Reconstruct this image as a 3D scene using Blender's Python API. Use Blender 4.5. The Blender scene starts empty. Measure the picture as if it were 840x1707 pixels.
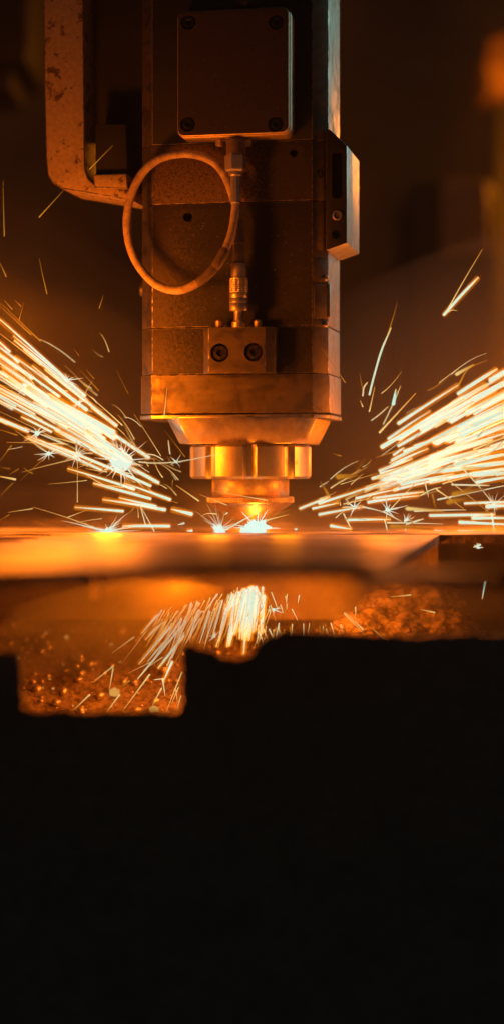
import bpy, bmesh, math, random
from mathutils import Vector, Matrix, noise

random.seed(7)
MM = 0.001
PX = 0.4            # millimetres per photograph pixel on the plane Y = 0
DIST = 1200.0       # camera distance to that plane, mm
CAMZ = 39.2         # camera height above the sheet, mm
HORIZON = 790.0     # photograph row of the horizon
W, H = 840.0, 1707.0

scene = bpy.context.scene
COL = scene.collection

# ------------------------------------------------------------------ camera
cam_d = bpy.data.cameras.new('camera')
cam = bpy.data.objects.new('camera', cam_d)
COL.objects.link(cam)
cam.location = (0, -DIST * MM, CAMZ * MM)
cam.rotation_euler = (math.radians(90), 0, 0)
cam_d.sensor_fit = 'VERTICAL'
cam_d.sensor_height = 36.0
cam_d.lens = 36.0 * (DIST / PX) / H
cam_d.shift_x = 0.0
cam_d.shift_y = -(H / 2 - HORIZON) / H
cam_d.clip_start = 0.01
cam_d.clip_end = 50.0
cam_d.dof.use_dof = True
cam_d.dof.focus_distance = (DIST + 4) * MM
cam_d.dof.aperture_fstop = cam_d.lens / 25.0
scene.camera = cam

# ------------------------------------------------------------------ world, exposure, sampling
world = bpy.data.worlds.new('World')
scene.world = world
world.use_nodes = True
bg = world.node_tree.nodes['Background']
bg.inputs[0].default_value = (0.95, 1.0, 0.85, 1)
bg.inputs[1].default_value = 0.014
vs = scene.view_settings
vs.view_transform = 'Standard'
vs.look = 'None'
vs.exposure = 0.0
vs.gamma = 1.0
vs.use_curve_mapping = False
scene.render.engine = 'CYCLES'
cy = scene.cycles
cy.use_denoising = True
try:
    cy.denoiser = 'OPENIMAGEDENOISE'
except Exception:
    pass
cy.use_adaptive_sampling = True
cy.adaptive_threshold = 0.03
cy.adaptive_min_samples = 16
cy.max_bounces = 4
cy.volume_bounces = 0
cy.transparent_max_bounces = 64
cy.sample_clamp_indirect = 4.0
cy.caustics_reflective = True
cy.blur_glossy = 0.3


# ------------------------------------------------------------------ projection helpers (all in mm)
def P(x, y, Y=0.0):
    """photograph pixel -> world point at depth Y"""
    s = PX * (DIST + Y) / DIST
    return Vector(((x - W / 2) * s, Y, CAMZ - (y - HORIZON) * s))


# ------------------------------------------------------------------ lamps
ORANGE = (1.0, 0.185, 0.0022)


def point(name, loc, power, col=ORANGE, size=6):
    d = bpy.data.lights.new(name, 'POINT')
    d.energy = power
    d.color = col
    d.shadow_soft_size = size * MM
    o = bpy.data.objects.new(name, d)
    COL.objects.link(o)
    o.location = Vector(loc) * MM
    return o


def area(name, loc, target, power, col, sx, sy):
    d = bpy.data.lights.new(name, 'AREA')
    d.energy = power
    d.color = col
    d.shape = 'RECTANGLE'
    d.size = sx * MM
    d.size_y = sy * MM
    o = bpy.data.objects.new(name, d)
    COL.objects.link(o)
    o.location = Vector(loc) * MM
    v = Vector(target) - Vector(loc)
    o.rotation_euler = v.to_track_quat('-Z', 'Y').to_euler()
    return o


# light of the cut itself, of the two spark fans and of the sparks under the sheet
point('cut_light', (22, -26, 15), 0.04, (1.0, 0.25, 0.006), 10)
point('cut_light', (-24, -26, 15), 0.04, (1.0, 0.25, 0.006), 10)
point('cut_light', (3, 14, 4.5), 0.035, (1.0, 0.36, 0.02), 3)
point('cut_light_rear', (0, 85, 14), 0.20, ORANGE, 6)
point('fan_light', P(70, 790, 230), 0.50, ORANGE, 55)
point('fan_light', P(760, 800, 200), 0.32, ORANGE, 50)
point('fan_light', P(200, 760, -30), 0.32, ORANGE, 16)
point('fan_light', P(105, 680, -60), 0.45, ORANGE, 16)
point('fan_light', P(20, 545, -90), 1.15, ORANGE, 16)
point('fan_light', P(640, 800, 0), 0.16, ORANGE, 16)
point('fan_light', P(740, 735, 5), 0.40, ORANGE, 16)
point('fan_light', P(870, 660, 15), 0.80, ORANGE, 18)
point('burst_light', P(180, 860, 0), 0.11, (1.0, 0.25, 0.006), 9)
point('fall_light', (-3, 32, -14), 0.30, ORANGE, 5)
point('fall_light', (-45, -112, -24), 0.30, ORANGE, 6)
point('fall_light', (85, -100, -20), 0.14, ORANGE, 5)
point('fall_light', P(560, 1025, -10), 0.25, ORANGE, 5)
point('fall_light', P(410, 1055, 20), 0.16, ORANGE, 10)
point('fall_light', P(235, 1100, -20), 0.45, ORANGE, 10)
# cool daylight of the hall from behind the right-hand side
hl = area('hall_light', (850, 520, 560), (60, 30, 240), 0.16, (0.45, 0.95, 0.85), 300, 400)
hl.data.spread = math.radians(34)
# warm work lamp in the hall behind
point('hall_work_lamp', (420, 1250, 470), 6.0, (1.0, 0.25, 0.006), 60)


# ------------------------------------------------------------------ materials
def new_mat(name):
    m = bpy.data.materials.new(name)
    m.use_nodes = True
    nt = m.node_tree
    for n in list(nt.nodes):
        nt.nodes.remove(n)
    out = nt.nodes.new('ShaderNodeOutputMaterial')
    return m, nt, out


def L(nt, a, b):
    nt.links.new(a, b)


def tex_noise(nt, vec, scale, detail=6, rough=0.6, dist=0.0):
    n = nt.nodes.new('ShaderNodeTexNoise')
    n.inputs['Scale'].default_value = scale
    n.inputs['Detail'].default_value = detail
    n.inputs['Roughness'].default_value = rough
    n.inputs['Distortion'].default_value = dist
    L(nt, vec, n.inputs['Vector'])
    return n.outputs['Fac']


def ramp(nt, fac, stops):
    r = nt.nodes.new('ShaderNodeValToRGB')
    els = r.color_ramp.elements
    while len(els) < len(stops):
        els.new(0.5)
    for e, (p, c) in zip(els, stops):
        e.position = p
        e.color = (*c, 1) if len(c) == 3 else c
    L(nt, fac, r.inputs['Fac'])
    return r.outputs['Color']


def g(v):
    return (v, v, v)


def mixc(nt, fac, a, b, mode='MIX'):
    n = nt.nodes.new('ShaderNodeMix')
    n.data_type = 'RGBA'
    n.blend_type = mode
    for sock, v in ((n.inputs[0], fac), (n.inputs[6], a), (n.inputs[7], b)):
        if hasattr(v, 'links') or isinstance(v, bpy.types.NodeSocket):
            L(nt, v, sock)
        elif isinstance(v, (int, float)):
            sock.default_value = v
        else:
            sock.default_value = (*v, 1)
    return n.outputs[2]


def metal(name, base, rough=0.4, metallic=1.0, dirt=0.5, dirt_col=(0.02, 0.015, 0.012), dirt_scale=60,
          dirt_lo=0.48, dirt_hi=0.62, bump=0.15, bump_scale=900, streak=None, speck=0.0, dirt_rough=0.75,
          dirt_metal=0.0, scratch=0.0, soot_shade_x=None):
    """worn metal: base, soot or dirt patches, optional shade painted along x, fine relief, specks of spatter"""
    m, nt, out = new_mat(name)
    b = nt.nodes.new('ShaderNodeBsdfPrincipled')
    tc = nt.nodes.new('ShaderNodeTexCoord')
    vec = tc.outputs['Object']
    if streak:
        mp = nt.nodes.new('ShaderNodeMapping')
        mp.inputs['Scale'].default_value = streak
        L(nt, vec, mp.inputs['Vector'])
        svec = mp.outputs['Vector']
    else:
        svec = vec
    n1 = tex_noise(nt, vec, dirt_scale, 8, 0.68, 0.4)
    if soot_shade_x:  # soot together with painted shade, growing along x
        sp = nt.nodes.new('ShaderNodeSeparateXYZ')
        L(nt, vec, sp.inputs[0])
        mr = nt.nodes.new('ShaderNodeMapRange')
        mr.inputs[1].default_value = soot_shade_x[0] * MM
        mr.inputs[2].default_value = soot_shade_x[1] * MM
        mr.inputs[3].default_value = soot_shade_x[2]
        mr.inputs[4].default_value = soot_shade_x[3]
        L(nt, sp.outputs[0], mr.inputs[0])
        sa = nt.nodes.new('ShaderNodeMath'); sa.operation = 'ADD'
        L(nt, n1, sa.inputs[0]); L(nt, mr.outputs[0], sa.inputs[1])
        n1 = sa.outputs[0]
    mask = ramp(nt, n1, [(dirt_lo, g(0)), (dirt_hi, g(1))])
    fine = tex_noise(nt, svec, bump_scale, 4, 0.6)
    tone = ramp(nt, tex_noise(nt, svec, bump_scale * 0.35, 5), [(0.3, g(0.72)), (0.7, g(1.12))])
    colr = mixc(nt, 1.0, base, tone, 'MULTIPLY')
    k = nt.nodes.new('ShaderNodeMath'); k.operation = 'MULTIPLY'
    L(nt, mask, k.inputs[0]); k.inputs[1].default_value = dirt
    colr = mixc(nt, k.outputs[0], colr, dirt_col)
    metl = nt.nodes.new('ShaderNodeMapRange')
    L(nt, k.outputs[0], metl.inputs[0])
    metl.inputs[3].default_value = metallic
    metl.inputs[4].default_value = dirt_metal
    rr = nt.nodes.new('ShaderNodeMapRange')
    L(nt, k.outputs[0], rr.inputs[0])
    rr.inputs[3].default_value = rough
    rr.inputs[4].default_value = dirt_rough
    rvar = nt.nodes.new('ShaderNodeMath'); rvar.operation = 'MULTIPLY_ADD'
    L(nt, tex_noise(nt, svec, bump_scale * 0.12, 6), rvar.inputs[0]); rvar.inputs[1].default_value = 0.28
    sub = nt.nodes.new('ShaderNodeMath'); sub.operation = 'SUBTRACT'
    L(nt, rr.outputs[0], sub.inputs[0]); sub.inputs[1].default_value = 0.14
    L(nt, sub.outputs[0], rvar.inputs[2])
    metal_sock = metl.outputs[0]
    rough_sock = rvar.outputs[0]
    hgt = fine
    if speck > 0:
        v = nt.nodes.new('ShaderNodeTexVoronoi')
        v.inputs['Scale'].default_value = 420
        L(nt, vec, v.inputs['Vector'])
        thin = ramp(nt, v.outputs['Distance'], [(0.10, g(1)), (0.20, g(0))])
        sel = ramp(nt, tex_noise(nt, vec, 130, 3), [(0.52, g(0)), (0.66, g(1))])
        mm = nt.nodes.new('ShaderNodeMath'); mm.operation = 'MULTIPLY'
        L(nt, thin, mm.inputs[0]); L(nt, sel, mm.inputs[1])
        m2 = nt.nodes.new('ShaderNodeMath'); m2.operation = 'MULTIPLY'
        L(nt, mm.outputs[0], m2.inputs[0]); m2.inputs[1].default_value = speck
        colr = mixc(nt, m2.outputs[0], colr, (0.42, 0.36, 0.3))
        ad = nt.nodes.new('ShaderNodeMath'); ad.operation = 'ADD'
        L(nt, fine, ad.inputs[0]); L(nt, m2.outputs[0], ad.inputs[1])
        hgt = ad.outputs[0]
    L(nt, colr, b.inputs['Base Color'])
    L(nt, metal_sock, b.inputs['Metallic'])
    L(nt, rough_sock, b.inputs['Roughness'])
    bp = nt.nodes.new('ShaderNodeBump')
    bp.inputs['Strength'].default_value = bump
    bp.inputs['Distance'].default_value = 0.0004
    ad2 = nt.nodes.new('ShaderNodeMath'); ad2.operation = 'MULTIPLY_ADD'
    L(nt, mask, ad2.inputs[0]); ad2.inputs[1].default_value = 0.35 * dirt
    L(nt, hgt, ad2.inputs[2])
    L(nt, ad2.outputs[0], bp.inputs['Height'])
    L(nt, bp.outputs['Normal'], b.inputs['Normal'])
    L(nt, b.outputs[0], out.inputs['Surface'])
    return m


def emit(name, c0, c1=None, strength=1.0):
    """glowing metal; c1 is the cooler tail, along the attribute heat"""
    m, nt, out = new_mat(name)
    e = nt.nodes.new('ShaderNodeEmission')
    if c1 is not None:
        a = nt.nodes.new('ShaderNodeAttribute')
        a.attribute_name = 'spark_temp'
        c = mixc(nt, a.outputs['Fac'], c1, c0)
        L(nt, c, e.inputs['Color'])
    else:
        e.inputs['Color'].default_value = (*c0, 1)
    e.inputs['Strength'].default_value = strength
    L(nt, e.outputs[0], out.inputs['Surface'])
    try:
        m.cycles.emission_sampling = 'NONE'
    except Exception:
        pass
    return m


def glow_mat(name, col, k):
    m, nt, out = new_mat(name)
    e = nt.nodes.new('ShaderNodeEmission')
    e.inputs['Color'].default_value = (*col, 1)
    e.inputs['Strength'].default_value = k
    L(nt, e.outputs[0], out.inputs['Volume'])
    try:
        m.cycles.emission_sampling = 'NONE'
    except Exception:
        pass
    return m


M = {}
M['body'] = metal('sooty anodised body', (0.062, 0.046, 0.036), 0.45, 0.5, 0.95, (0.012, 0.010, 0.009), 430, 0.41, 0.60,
                  0.9, 1500, speck=0.8, soot_shade_x=(-50, -14, -0.13, 0.14))  # gradient along x paints the shaded part of the front over the soot
M['body_clean'] = metal('brushed grey alloy', (0.16, 0.13, 0.105), 0.38, 0.85, 0.75, (0.045, 0.03, 0.02), 75, 0.44, 0.64,
                        0.12, 700, streak=(0.15, 1, 1))
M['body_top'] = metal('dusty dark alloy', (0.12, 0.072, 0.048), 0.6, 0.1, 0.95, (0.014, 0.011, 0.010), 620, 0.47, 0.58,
                      0.9, 1300, speck=0.3, soot_shade_x=(5, 34, -0.03, 0.16))  # gradient along x puts the shade of the front's right into the colour
M['edge'] = metal('rubbed bright edge', (0.34, 0.28, 0.23), 0.36, 1.0, 0.95, (0.05, 0.04, 0.03), 190, 0.42, 0.56, 0.2, 900)
M['lid'] = metal('dark painted lid', (0.045, 0.034, 0.030), 0.5, 0.1, 0.5, (0.03, 0.02, 0.018), 45, 0.45, 0.65, 0.3, 1800,
                 speck=0.45)
M['case'] = metal('cast grey case', (0.60, 0.46, 0.34), 0.42, 0.6, 0.3, (0.12, 0.08, 0.06), 80, 0.55, 0.7, 0.12, 900)
M['black'] = metal('black plastic', (0.009, 0.009, 0.009), 0.65, 0.0, 0.3, (0.02, 0.016, 0.012), 70, 0.5, 0.7, 0.15, 1500)
M['screw'] = metal('black oxide screw', (0.06, 0.055, 0.05), 0.32, 0.9, 0.5, (0.03, 0.02, 0.015), 200, 0.5, 0.6, 0.1, 1500)
M['hole'] = metal('deep bore', (0.012, 0.011, 0.01), 0.7, 0.2, 0.2, (0.02, 0.015, 0.01), 90)
M['steel'] = metal('bright turned steel', (0.68, 0.60, 0.52), 0.36, 0.8, 0.3, (0.12, 0.08, 0.05), 90, 0.55, 0.75, 0.1, 500,
                   streak=(1, 1, 12))
M['collar'] = metal('polished collar steel', (0.50, 0.43, 0.35), 0.40, 1.0, 0.35, (0.16, 0.10, 0.06), 120, 0.55, 0.7, 0.12, 420,
                    streak=(1, 1, 0.3))
M['nozzle'] = metal('heat stained copper', (0.56, 0.40, 0.28), 0.44, 1.0, 0.6, (0.14, 0.07, 0.04), 110, 0.52, 0.7, 0.2, 800)
M['adapter'] = metal('satin adapter steel', (0.58, 0.50, 0.43), 0.30, 1.0, 0.22, (0.2, 0.12, 0.08), 40, 0.5, 0.75, 0.06, 500)
M['brass'] = metal('nickel brass connector', (0.62, 0.52, 0.38), 0.38, 0.8, 0.35, (0.10, 0.06, 0.04), 150, 0.52, 0.7, 0.12, 900)
M['cable'] = metal('grey braided cable sheath', (0.58, 0.44, 0.32), 0.55, 0.1, 0.55, (0.16, 0.10, 0.07), 160, 0.45, 0.62, 0.6, 2600)
M['sleeve'] = metal('brown shrink sleeve', (0.16, 0.12, 0.10), 0.5, 0.0, 0.4, (0.07, 0.05, 0.04), 140, 0.5, 0.65, 0.2, 1500)
M['bracket'] = metal('worn painted steel bracket', (0.50, 0.37, 0.22), 0.5, 0.35, 0.95, (0.06, 0.03, 0.02), 95, 0.555, 0.61,
                     0.25, 1000)
M['module'] = metal('pale worn module side', (0.46, 0.46, 0.44), 0.42, 0.5, 0.6, (0.16, 0.10, 0.06), 70, 0.52, 0.66, 0.15, 900,
                    streak=(1, 1, 0.35))
M['side'] = metal('worn bare side steel', (0.50, 0.48, 0.45), 0.4, 0.7, 0.7, (0.20, 0.11, 0.06), 48, 0.44, 0.62, 0.15, 900,
                  streak=(1, 1, 0.2))
M['sheet'] = metal('hot rolled steel sheet', (0.62, 0.50, 0.40), 0.42, 0.35, 0.85, (0.07, 0.042, 0.028), 17, 0.43, 0.60, 0.10, 260,
                   streak=(0.25, 1, 1), dirt_rough=0.5, dirt_metal=0.5)
M['kerf'] = metal('striated cut edge', (0.30, 0.22, 0.16), 0.5, 0.8, 0.6, (0.05, 0.03, 0.02), 260, 0.45, 0.6, 0.9, 900,
                  streak=(1, 1, 0.03))
M['slat'] = metal('slag crusted slat steel', (0.34, 0.26, 0.20), 0.5, 0.6, 0.6, (0.09, 0.055, 0.035), 55, 0.45, 0.62, 0.6, 420)
M['frame'] = metal('sooty machine frame', (0.28, 0.28, 0.27), 0.65, 0.2, 0.6, (0.2, 0.2, 0.19), 40, 0.45, 0.6, 0.5, 500)
M['slag'] = metal('crusted slag', (0.34, 0.26, 0.19), 0.65, 0.2, 0.9, (0.05, 0.032, 0.022), 260, 0.45, 0.6, 1.0, 700)
M['offcut'] = metal('scaled steel offcut', (0.42, 0.33, 0.26), 0.7, 0.0, 0.4, (0.14, 0.08, 0.05), 30, 0.5, 0.7, 0.2, 200)
M['wall'] = metal('dim hall wall', (0.16, 0.12, 0.09), 0.8, 0.0, 0.7, (0.04, 0.03, 0.025), 1.8, 0.42, 0.6, 0.1, 30)
M['cab_dark'] = metal('dark cabinet paint', (0.03, 0.03, 0.03), 0.6, 0.0, 0.3, (0.02, 0.02, 0.02), 4, 0.45, 0.6, 0.1, 60)
M['cab_tan'] = metal('tan cabinet paint', (0.36, 0.27, 0.17), 0.6, 0.0, 0.4, (0.14, 0.10, 0.07), 4, 0.45, 0.6, 0.1, 60)
M['cab_orange'] = metal('orange guard paint', (0.40, 0.21, 0.04), 0.55, 0.0, 0.3, (0.2, 0.1, 0.04), 6, 0.45, 0.6, 0.1, 60)
M['table_far'] = metal('far bed steel', (0.30, 0.24, 0.19), 0.5, 0.8, 0.5, (0.08, 0.05, 0.04), 12, 0.45, 0.6, 0.1, 90)
HOT = (0.56, 0.87, 0.70)
M['hot'] = emit('white hot spark', HOT, (0.95, 0.50, 0.10), 1.0)
M['star'] = emit('splitting spark', (0.72, 0.92, 0.76), (0.80, 0.30, 0.04), 1.0)
M['warm'] = emit('yellow spark', (0.95, 0.66, 0.22), (0.75, 0.27, 0.02), 0.95)
M['dull'] = emit('orange spark', (0.72, 0.27, 0.02), (0.34, 0.10, 0.004), 0.8)
M['ember'] = emit('glowing ember bead', (0.80, 0.36, 0.07), None, 0.9)
M['core'] = emit('melt glare', (0.72, 0.94, 0.82), None, 1.05)
M['glow'] = glow_mat('bloom round sparks', (1.0, 0.26, 0.0), 105)  # emitting sheaths added round the sparks to imitate bloom
M['glow_wide'] = glow_mat('wide bloom round sparks', (1.0, 0.26, 0.012), 9)  # wider, weaker volume for the same added bloom
M['glow_core'] = glow_mat('glowing plasma', (0.45, 1.0, 0.55), 16)


# ------------------------------------------------------------------ mesh helpers (input in mm)
def mesh_from_bm(name, bm, smooth=35):
    me = bpy.data.meshes.new(name)
    bmesh.ops.recalc_face_normals(bm, faces=bm.faces)
    bm.to_mesh(me)
    bm.free()
    if smooth:
        for p in me.polygons:
            p.use_smooth = True
        me.set_sharp_from_angle(angle=math.radians(smooth))
    return me


def link(name, me, mats, parent=None, loc=None, kind=None, scaled=True):
    if scaled:
        me.transform(Matrix.Scale(MM, 4))
    o = bpy.data.objects.new(name, me)
    COL.objects.link(o)
    for m in (mats if isinstance(mats, (list, tuple)) else [mats]):
        me.materials.append(M[m] if isinstance(m, str) else m)
    if parent is not None:
        o.parent = parent
    if loc is not None:
        o.location = Vector(loc) * MM
    if kind:
        o['kind'] = kind
    return o


def empty(name, loc=(0, 0, 0), rz=0.0):
    o = bpy.data.objects.new(name, None)
    COL.objects.link(o)
    o.empty_display_size = 0.02
    o.location = Vector(loc) * MM
    o.rotation_euler = (0, 0, rz)
    return o


def tag(o, label, cat, group=None, kind=None):
    o['label'] = label
    o['category'] = cat
    if group:
        o['group'] = group
    if kind:
        o['kind'] = kind
    return o


def bm_prism(poly, lo, hi, axis='z', bevel=0.0, seg=2, worn=None):
    """extrude a polygon; axis z: poly is (x, y); axis y: poly is (x, z); axis x: poly is (y, z)"""
    bm = bmesh.new()

    def v(p, t):
        return {'z': (p[0], p[1], t), 'y': (p[0], t, p[1]), 'x': (t, p[0], p[1])}[axis]
    a = [bm.verts.new(v(p, lo)) for p in poly]
    b = [bm.verts.new(v(p, hi)) for p in poly]
    n = len(poly)
    bm.faces.new(a)
    bm.faces.new(b[::-1])
    for i in range(n):
        bm.faces.new((a[i], b[i], b[(i + 1) % n], a[(i + 1) % n]))
    bmesh.ops.recalc_face_normals(bm, faces=bm.faces)
    if bevel > 0:
        es = [e for e in bm.edges if e.calc_face_angle(0) > math.radians(25)]
        res = bmesh.ops.bevel(bm, geom=es, offset=bevel, segments=seg, affect='EDGES', profile=0.6)
        if worn is not None:
            for f in res['faces']:
                f.material_index = worn
    return bm


def bm_box(x0, x1, y0, y1, z0, z1, bevel=0.4, seg=2):
    return bm_prism([(x0, y0), (x1, y0), (x1, y1), (x0, y1)], z0, z1, 'z', bevel, seg)


def round_rect(x0, x1, y0, y1, r, n=6):
    pts = []
    for cx, cy_, a0 in ((x1 - r, y1 - r, 0), (x0 + r, y1 - r, 90), (x0 + r, y0 + r, 180), (x1 - r, y0 + r, 270)):
        for i in range(n + 1):
            a = math.radians(a0 + 90 * i / n)
            pts.append((cx + r * math.cos(a), cy_ + r * math.sin(a)))
    return pts


def bm_lathe(profile, n=48, rfun=None, a_off=0.0):
    """profile [(r, z)], closed at both ends; rfun(r, z, angle) may shape the radius"""
    bm = bmesh.new()
    rings = []
    for i, (r, z) in enumerate(profile):
        ring = []
        for k in range(n):
            a = 2 * math.pi * k / n + a_off
            rr = rfun(r, z, a) if rfun else r
            ring.append(bm.verts.new((rr * math.cos(a), rr * math.sin(a), z)))
        rings.append(ring)
    for A, B in zip(rings, rings[1:]):
        for k in range(n):
            bm.faces.new((A[k], A[(k + 1) % n], B[(k + 1) % n], B[k]))
    bm.faces.new(rings[0][::-1])
    bm.faces.new(rings[-1])
    return bm


def frames(pts):
    out = []
    up = Vector((0.13, -0.97, 0.21))
    for i in range(len(pts)):
        t = (pts[min(i + 1, len(pts) - 1)] - pts[max(i - 1, 0)]).normalized()
        n = t.cross(up)
        if n.length < 1e-4:
            n = t.cross(Vector((1, 0, 0)))
        n.normalize()
        up = n.cross(t).normalized()
        out.append((t, n, up))
    return out


def add_tube(bm, pts, rad, n=8, heat=None, layer=None):
    pts = [Vector(p) for p in pts]
    fr = frames(pts)
    rings = []
    for i, p in enumerate(pts):
        r = rad[i] if isinstance(rad, (list, tuple)) else rad
        t, a, b = fr[i]
        ring = []
        for k in range(n):
            an = 2 * math.pi * k / n
            ring.append(bm.verts.new(p + (a * math.cos(an) + b * math.sin(an)) * r))
        if layer is not None:
            for v in ring:
                v[layer] = heat[i] if isinstance(heat, (list, tuple)) else heat
        rings.append(ring)
    for A, B in zip(rings, rings[1:]):
        for k in range(n):
            bm.faces.new((A[k], A[(k + 1) % n], B[(k + 1) % n], B[k]))
    bm.faces.new(rings[0][::-1])
    bm.faces.new(rings[-1])


def spline(pts, n=8):
    """Catmull-Rom through pts"""
    pts = [Vector(p) for p in pts]
    q = [pts[0] * 2 - pts[1]] + pts + [pts[-1] * 2 - pts[-2]]
    out = []
    for i in range(1, len(q) - 2):
        for k in range(n):
            t = k / n
            a, b, c, d = q[i - 1], q[i], q[i + 1], q[i + 2]
            out.append(0.5 * ((2 * b) + (c - a) * t + (2 * a - 5 * b + 4 * c - d) * t * t + (3 * b - a - 3 * c + d) * t ** 3))
    out.append(pts[-1])
    return out


def fill_mesh(name, outlines, thick, bevel=0.0):
    """flat sheet in the local xy plane from closed outlines (the first the rim, the others holes); top at z = 0"""
    cu = bpy.data.curves.new(name, 'CURVE')
    cu.dimensions = '2D'
    cu.fill_mode = 'BOTH'
    for o in outlines:
        sp = cu.splines.new('POLY')
        sp.points.add(len(o) - 1)
        for p, (x, y) in zip(sp.points, o):
            p.co = (x, y, 0, 1)
        sp.use_cyclic_u = True
    cu.extrude = thick / 2 - bevel
    cu.bevel_depth = bevel
    cu.bevel_resolution = 1
    ob = bpy.data.objects.new(name, cu)
    COL.objects.link(ob)
    dg = bpy.context.evaluated_depsgraph_get()
    me = bpy.data.meshes.new_from_object(ob.evaluated_get(dg))
    bpy.data.objects.remove(ob)
    bpy.data.curves.remove(cu)
    me.transform(Matrix.Translation((0, 0, -thick / 2)))
    me.materials.clear()
    for p in me.polygons:
        p.use_smooth = False
    return me


def drill(o, cutters):
    """cut the given bmeshes (mm, object's own frame) out of mesh object o"""
    tmp = []
    for bm in cutters:
        me = mesh_from_bm('cutter', bm, 0)
        me.transform(Matrix.Scale(MM, 4))
        c = bpy.data.objects.new('cutter', me)
        COL.objects.link(c)
        c.parent = o
        tmp.append(c)
        md = o.modifiers.new('bore', 'BOOLEAN')
        md.object = c
        md.operation = 'DIFFERENCE'
        md.solver = 'EXACT'
    dg = bpy.context.evaluated_depsgraph_get()
    dg.update()
    me = bpy.data.meshes.new_from_object(o.evaluated_get(dg))
    o.modifiers.clear()
    o.data = me
    for p in me.polygons:
        p.use_smooth = True
    me.set_sharp_from_angle(angle=math.radians(35))
    for c in tmp:
        bpy.data.objects.remove(c)


def bm_cyl_y(x, z, y0, y1, r, n=24):
    pts = [(x + r * math.cos(2 * math.pi * k / n), z + r * math.sin(2 * math.pi * k / n)) for k in range(n)]
    return bm_prism(pts, y0, y1, 'y')


def bm_socket_screw(r, depth, hexr, hexd):
    """cap screw with a hexagon socket, axis -y towards the viewer, head face at y = 0"""
    n = 24
    bm = bmesh.new()

    def ring(rad, y, hexa=False):
        out = []
        for k in range(n):
            a = 2 * math.pi * k / n
            rr = rad
            if hexa:
                rr = rad * math.cos(math.pi / 6) / math.cos((a % (math.pi / 3)) - math.pi / 6)
            out.append(bm.verts.new((rr * math.cos(a), y, rr * math.sin(a))))
        return out
    rs = [ring(r, depth), ring(r, 0.4), ring(r * 0.92, 0.0), ring(hexr * 1.12, 0.0, True), ring(hexr, 0.25, True), ring(hexr, hexd, True)]
    for A, B in zip(rs, rs[1:]):
        for k in range(n):
            bm.faces.new((A[k], A[(k + 1) % n], B[(k + 1) % n], B[k]))
    bm.faces.new(rs[0])
    bm.faces.new(rs[-1])
    return bm


# ------------------------------------------------------------------ the hall behind
hw = link('hall_wall', mesh_from_bm('hall_wall', bm_box(-2200, 2200, 2300, 2360, -700, 1900, 4), 0), 'wall')
tag(hw, 'dim brown wall of the hall far behind the cutting head', 'wall', kind='structure')
fl = link('floor', mesh_from_bm('floor', bm_box(-2200, 2200, -1500, 2300, -760, -702, 4), 0), 'frame')
tag(fl, 'dark floor of the hall under the machine', 'floor', kind='structure')


def px_box(x0, x1, y0, y1, Y, depth, bevel):
    a, b = P(x0, y1, Y), P(x1, y0, Y)
    return bm_box(a.x, b.x, Y, Y + depth, a.z, b.z, bevel)


cab = empty('control_cabinet', P(700, 880, 1200))
tag(cab, 'out of focus tan cabinet standing behind the side module', 'cabinet')


def child_box(name, parent, x0, x1, y0, y1, Y, depth, bevel, mat):
    bm = px_box(x0, x1, y0, y1, Y, depth, bevel)
    me = mesh_from_bm(name, bm, 35)
    o = link(name, me, mat, parent)
    o.location = -Vector(parent.location)
    return o


child_box('cabinet_body', cab, 690, 822, 300, 1000, 1200, 300, 6, 'cab_dark')
child_box('cabinet_door', cab, 735, 815, 300, 425, 1180, 20, 5, 'cab_tan')
child_box('cabinet_plinth', cab, 660, 830, 800, 1000, 1150, 300, 6, 'cab_dark')
gd = empty('machine_guard', P(850, 880, 1500))
tag(gd, 'blurred orange machine guard high up at the hall end of the scene', 'guard')
child_box('guard_cover', gd, 796, 900, 40, 165, 1500, 200, 60, 'cab_orange')
child_box('guard_post', gd, 826, 880, 165, 1000, 1540, 60, 8, 'cab_dark')
lb = empty('gantry_box', P(20, 880, 700))
tag(lb, 'black gantry box out of focus above the fan of sparks by the bracket', 'machine box')
child_box('box_cover', lb, -80, 55, -160, 112, 700, 180, 30, 'black')
child_box('box_bracket', lb, -80, 20, 112, 150, 720, 120, 6, 'cab_dark')

# ------------------------------------------------------------------ the sheet being cut
def px_floor(x, y, z=0.0):
    """photograph pixel -> world point on the level z"""
    s = (CAMZ - z) / (y - HORIZON)
    return ((x - W / 2) * s, s / PX * DIST - DIST)


def ring_px(pts, z=0.0):
    return [px_floor(x, y, z) for x, y in pts]


SHEET_T = 5.5
rim = [(-420, -495), (-200, -492), (-120, -478), (-60, -440), (-10, -424), (50, -430), (85, -468), (140, -500), (310, -508), (420, -500), (420, 135), (-95, 135), (-100, 118), (-420, 118)]
hole = ring_px([(732, 891.5), (900, 890.5), (960, 925), (960, 952), (700, 955), (592, 966)])
slots = []
for k, (xa, xb, yy, w) in enumerate(((-60, 88, 892.2, 1.4), (-60, 66, 897.0, 1.9), (-60, 40, 902.0, 1.9))):
    slots.append(ring_px([(xa, yy - w), (xb - 14, yy - w), (xb, yy - w * 0.3), (xb - 4, yy + w * 0.5), (xa, yy + w)]))
kerf = ring_px([(516, 890.1), (640, 889.4), (731, 889.6), (731, 890.9), (640, 891.1), (560, 891.2)])
sheet = empty('steel_sheet')
tag(sheet, 'wide steel sheet lying flat under the nozzle with slots and a cut-out', 'metal sheet')
me = fill_mesh('sheet_plate', [rim, hole, kerf] + slots, SHEET_T)
link('sheet_plate', me, 'sheet', sheet)
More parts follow.
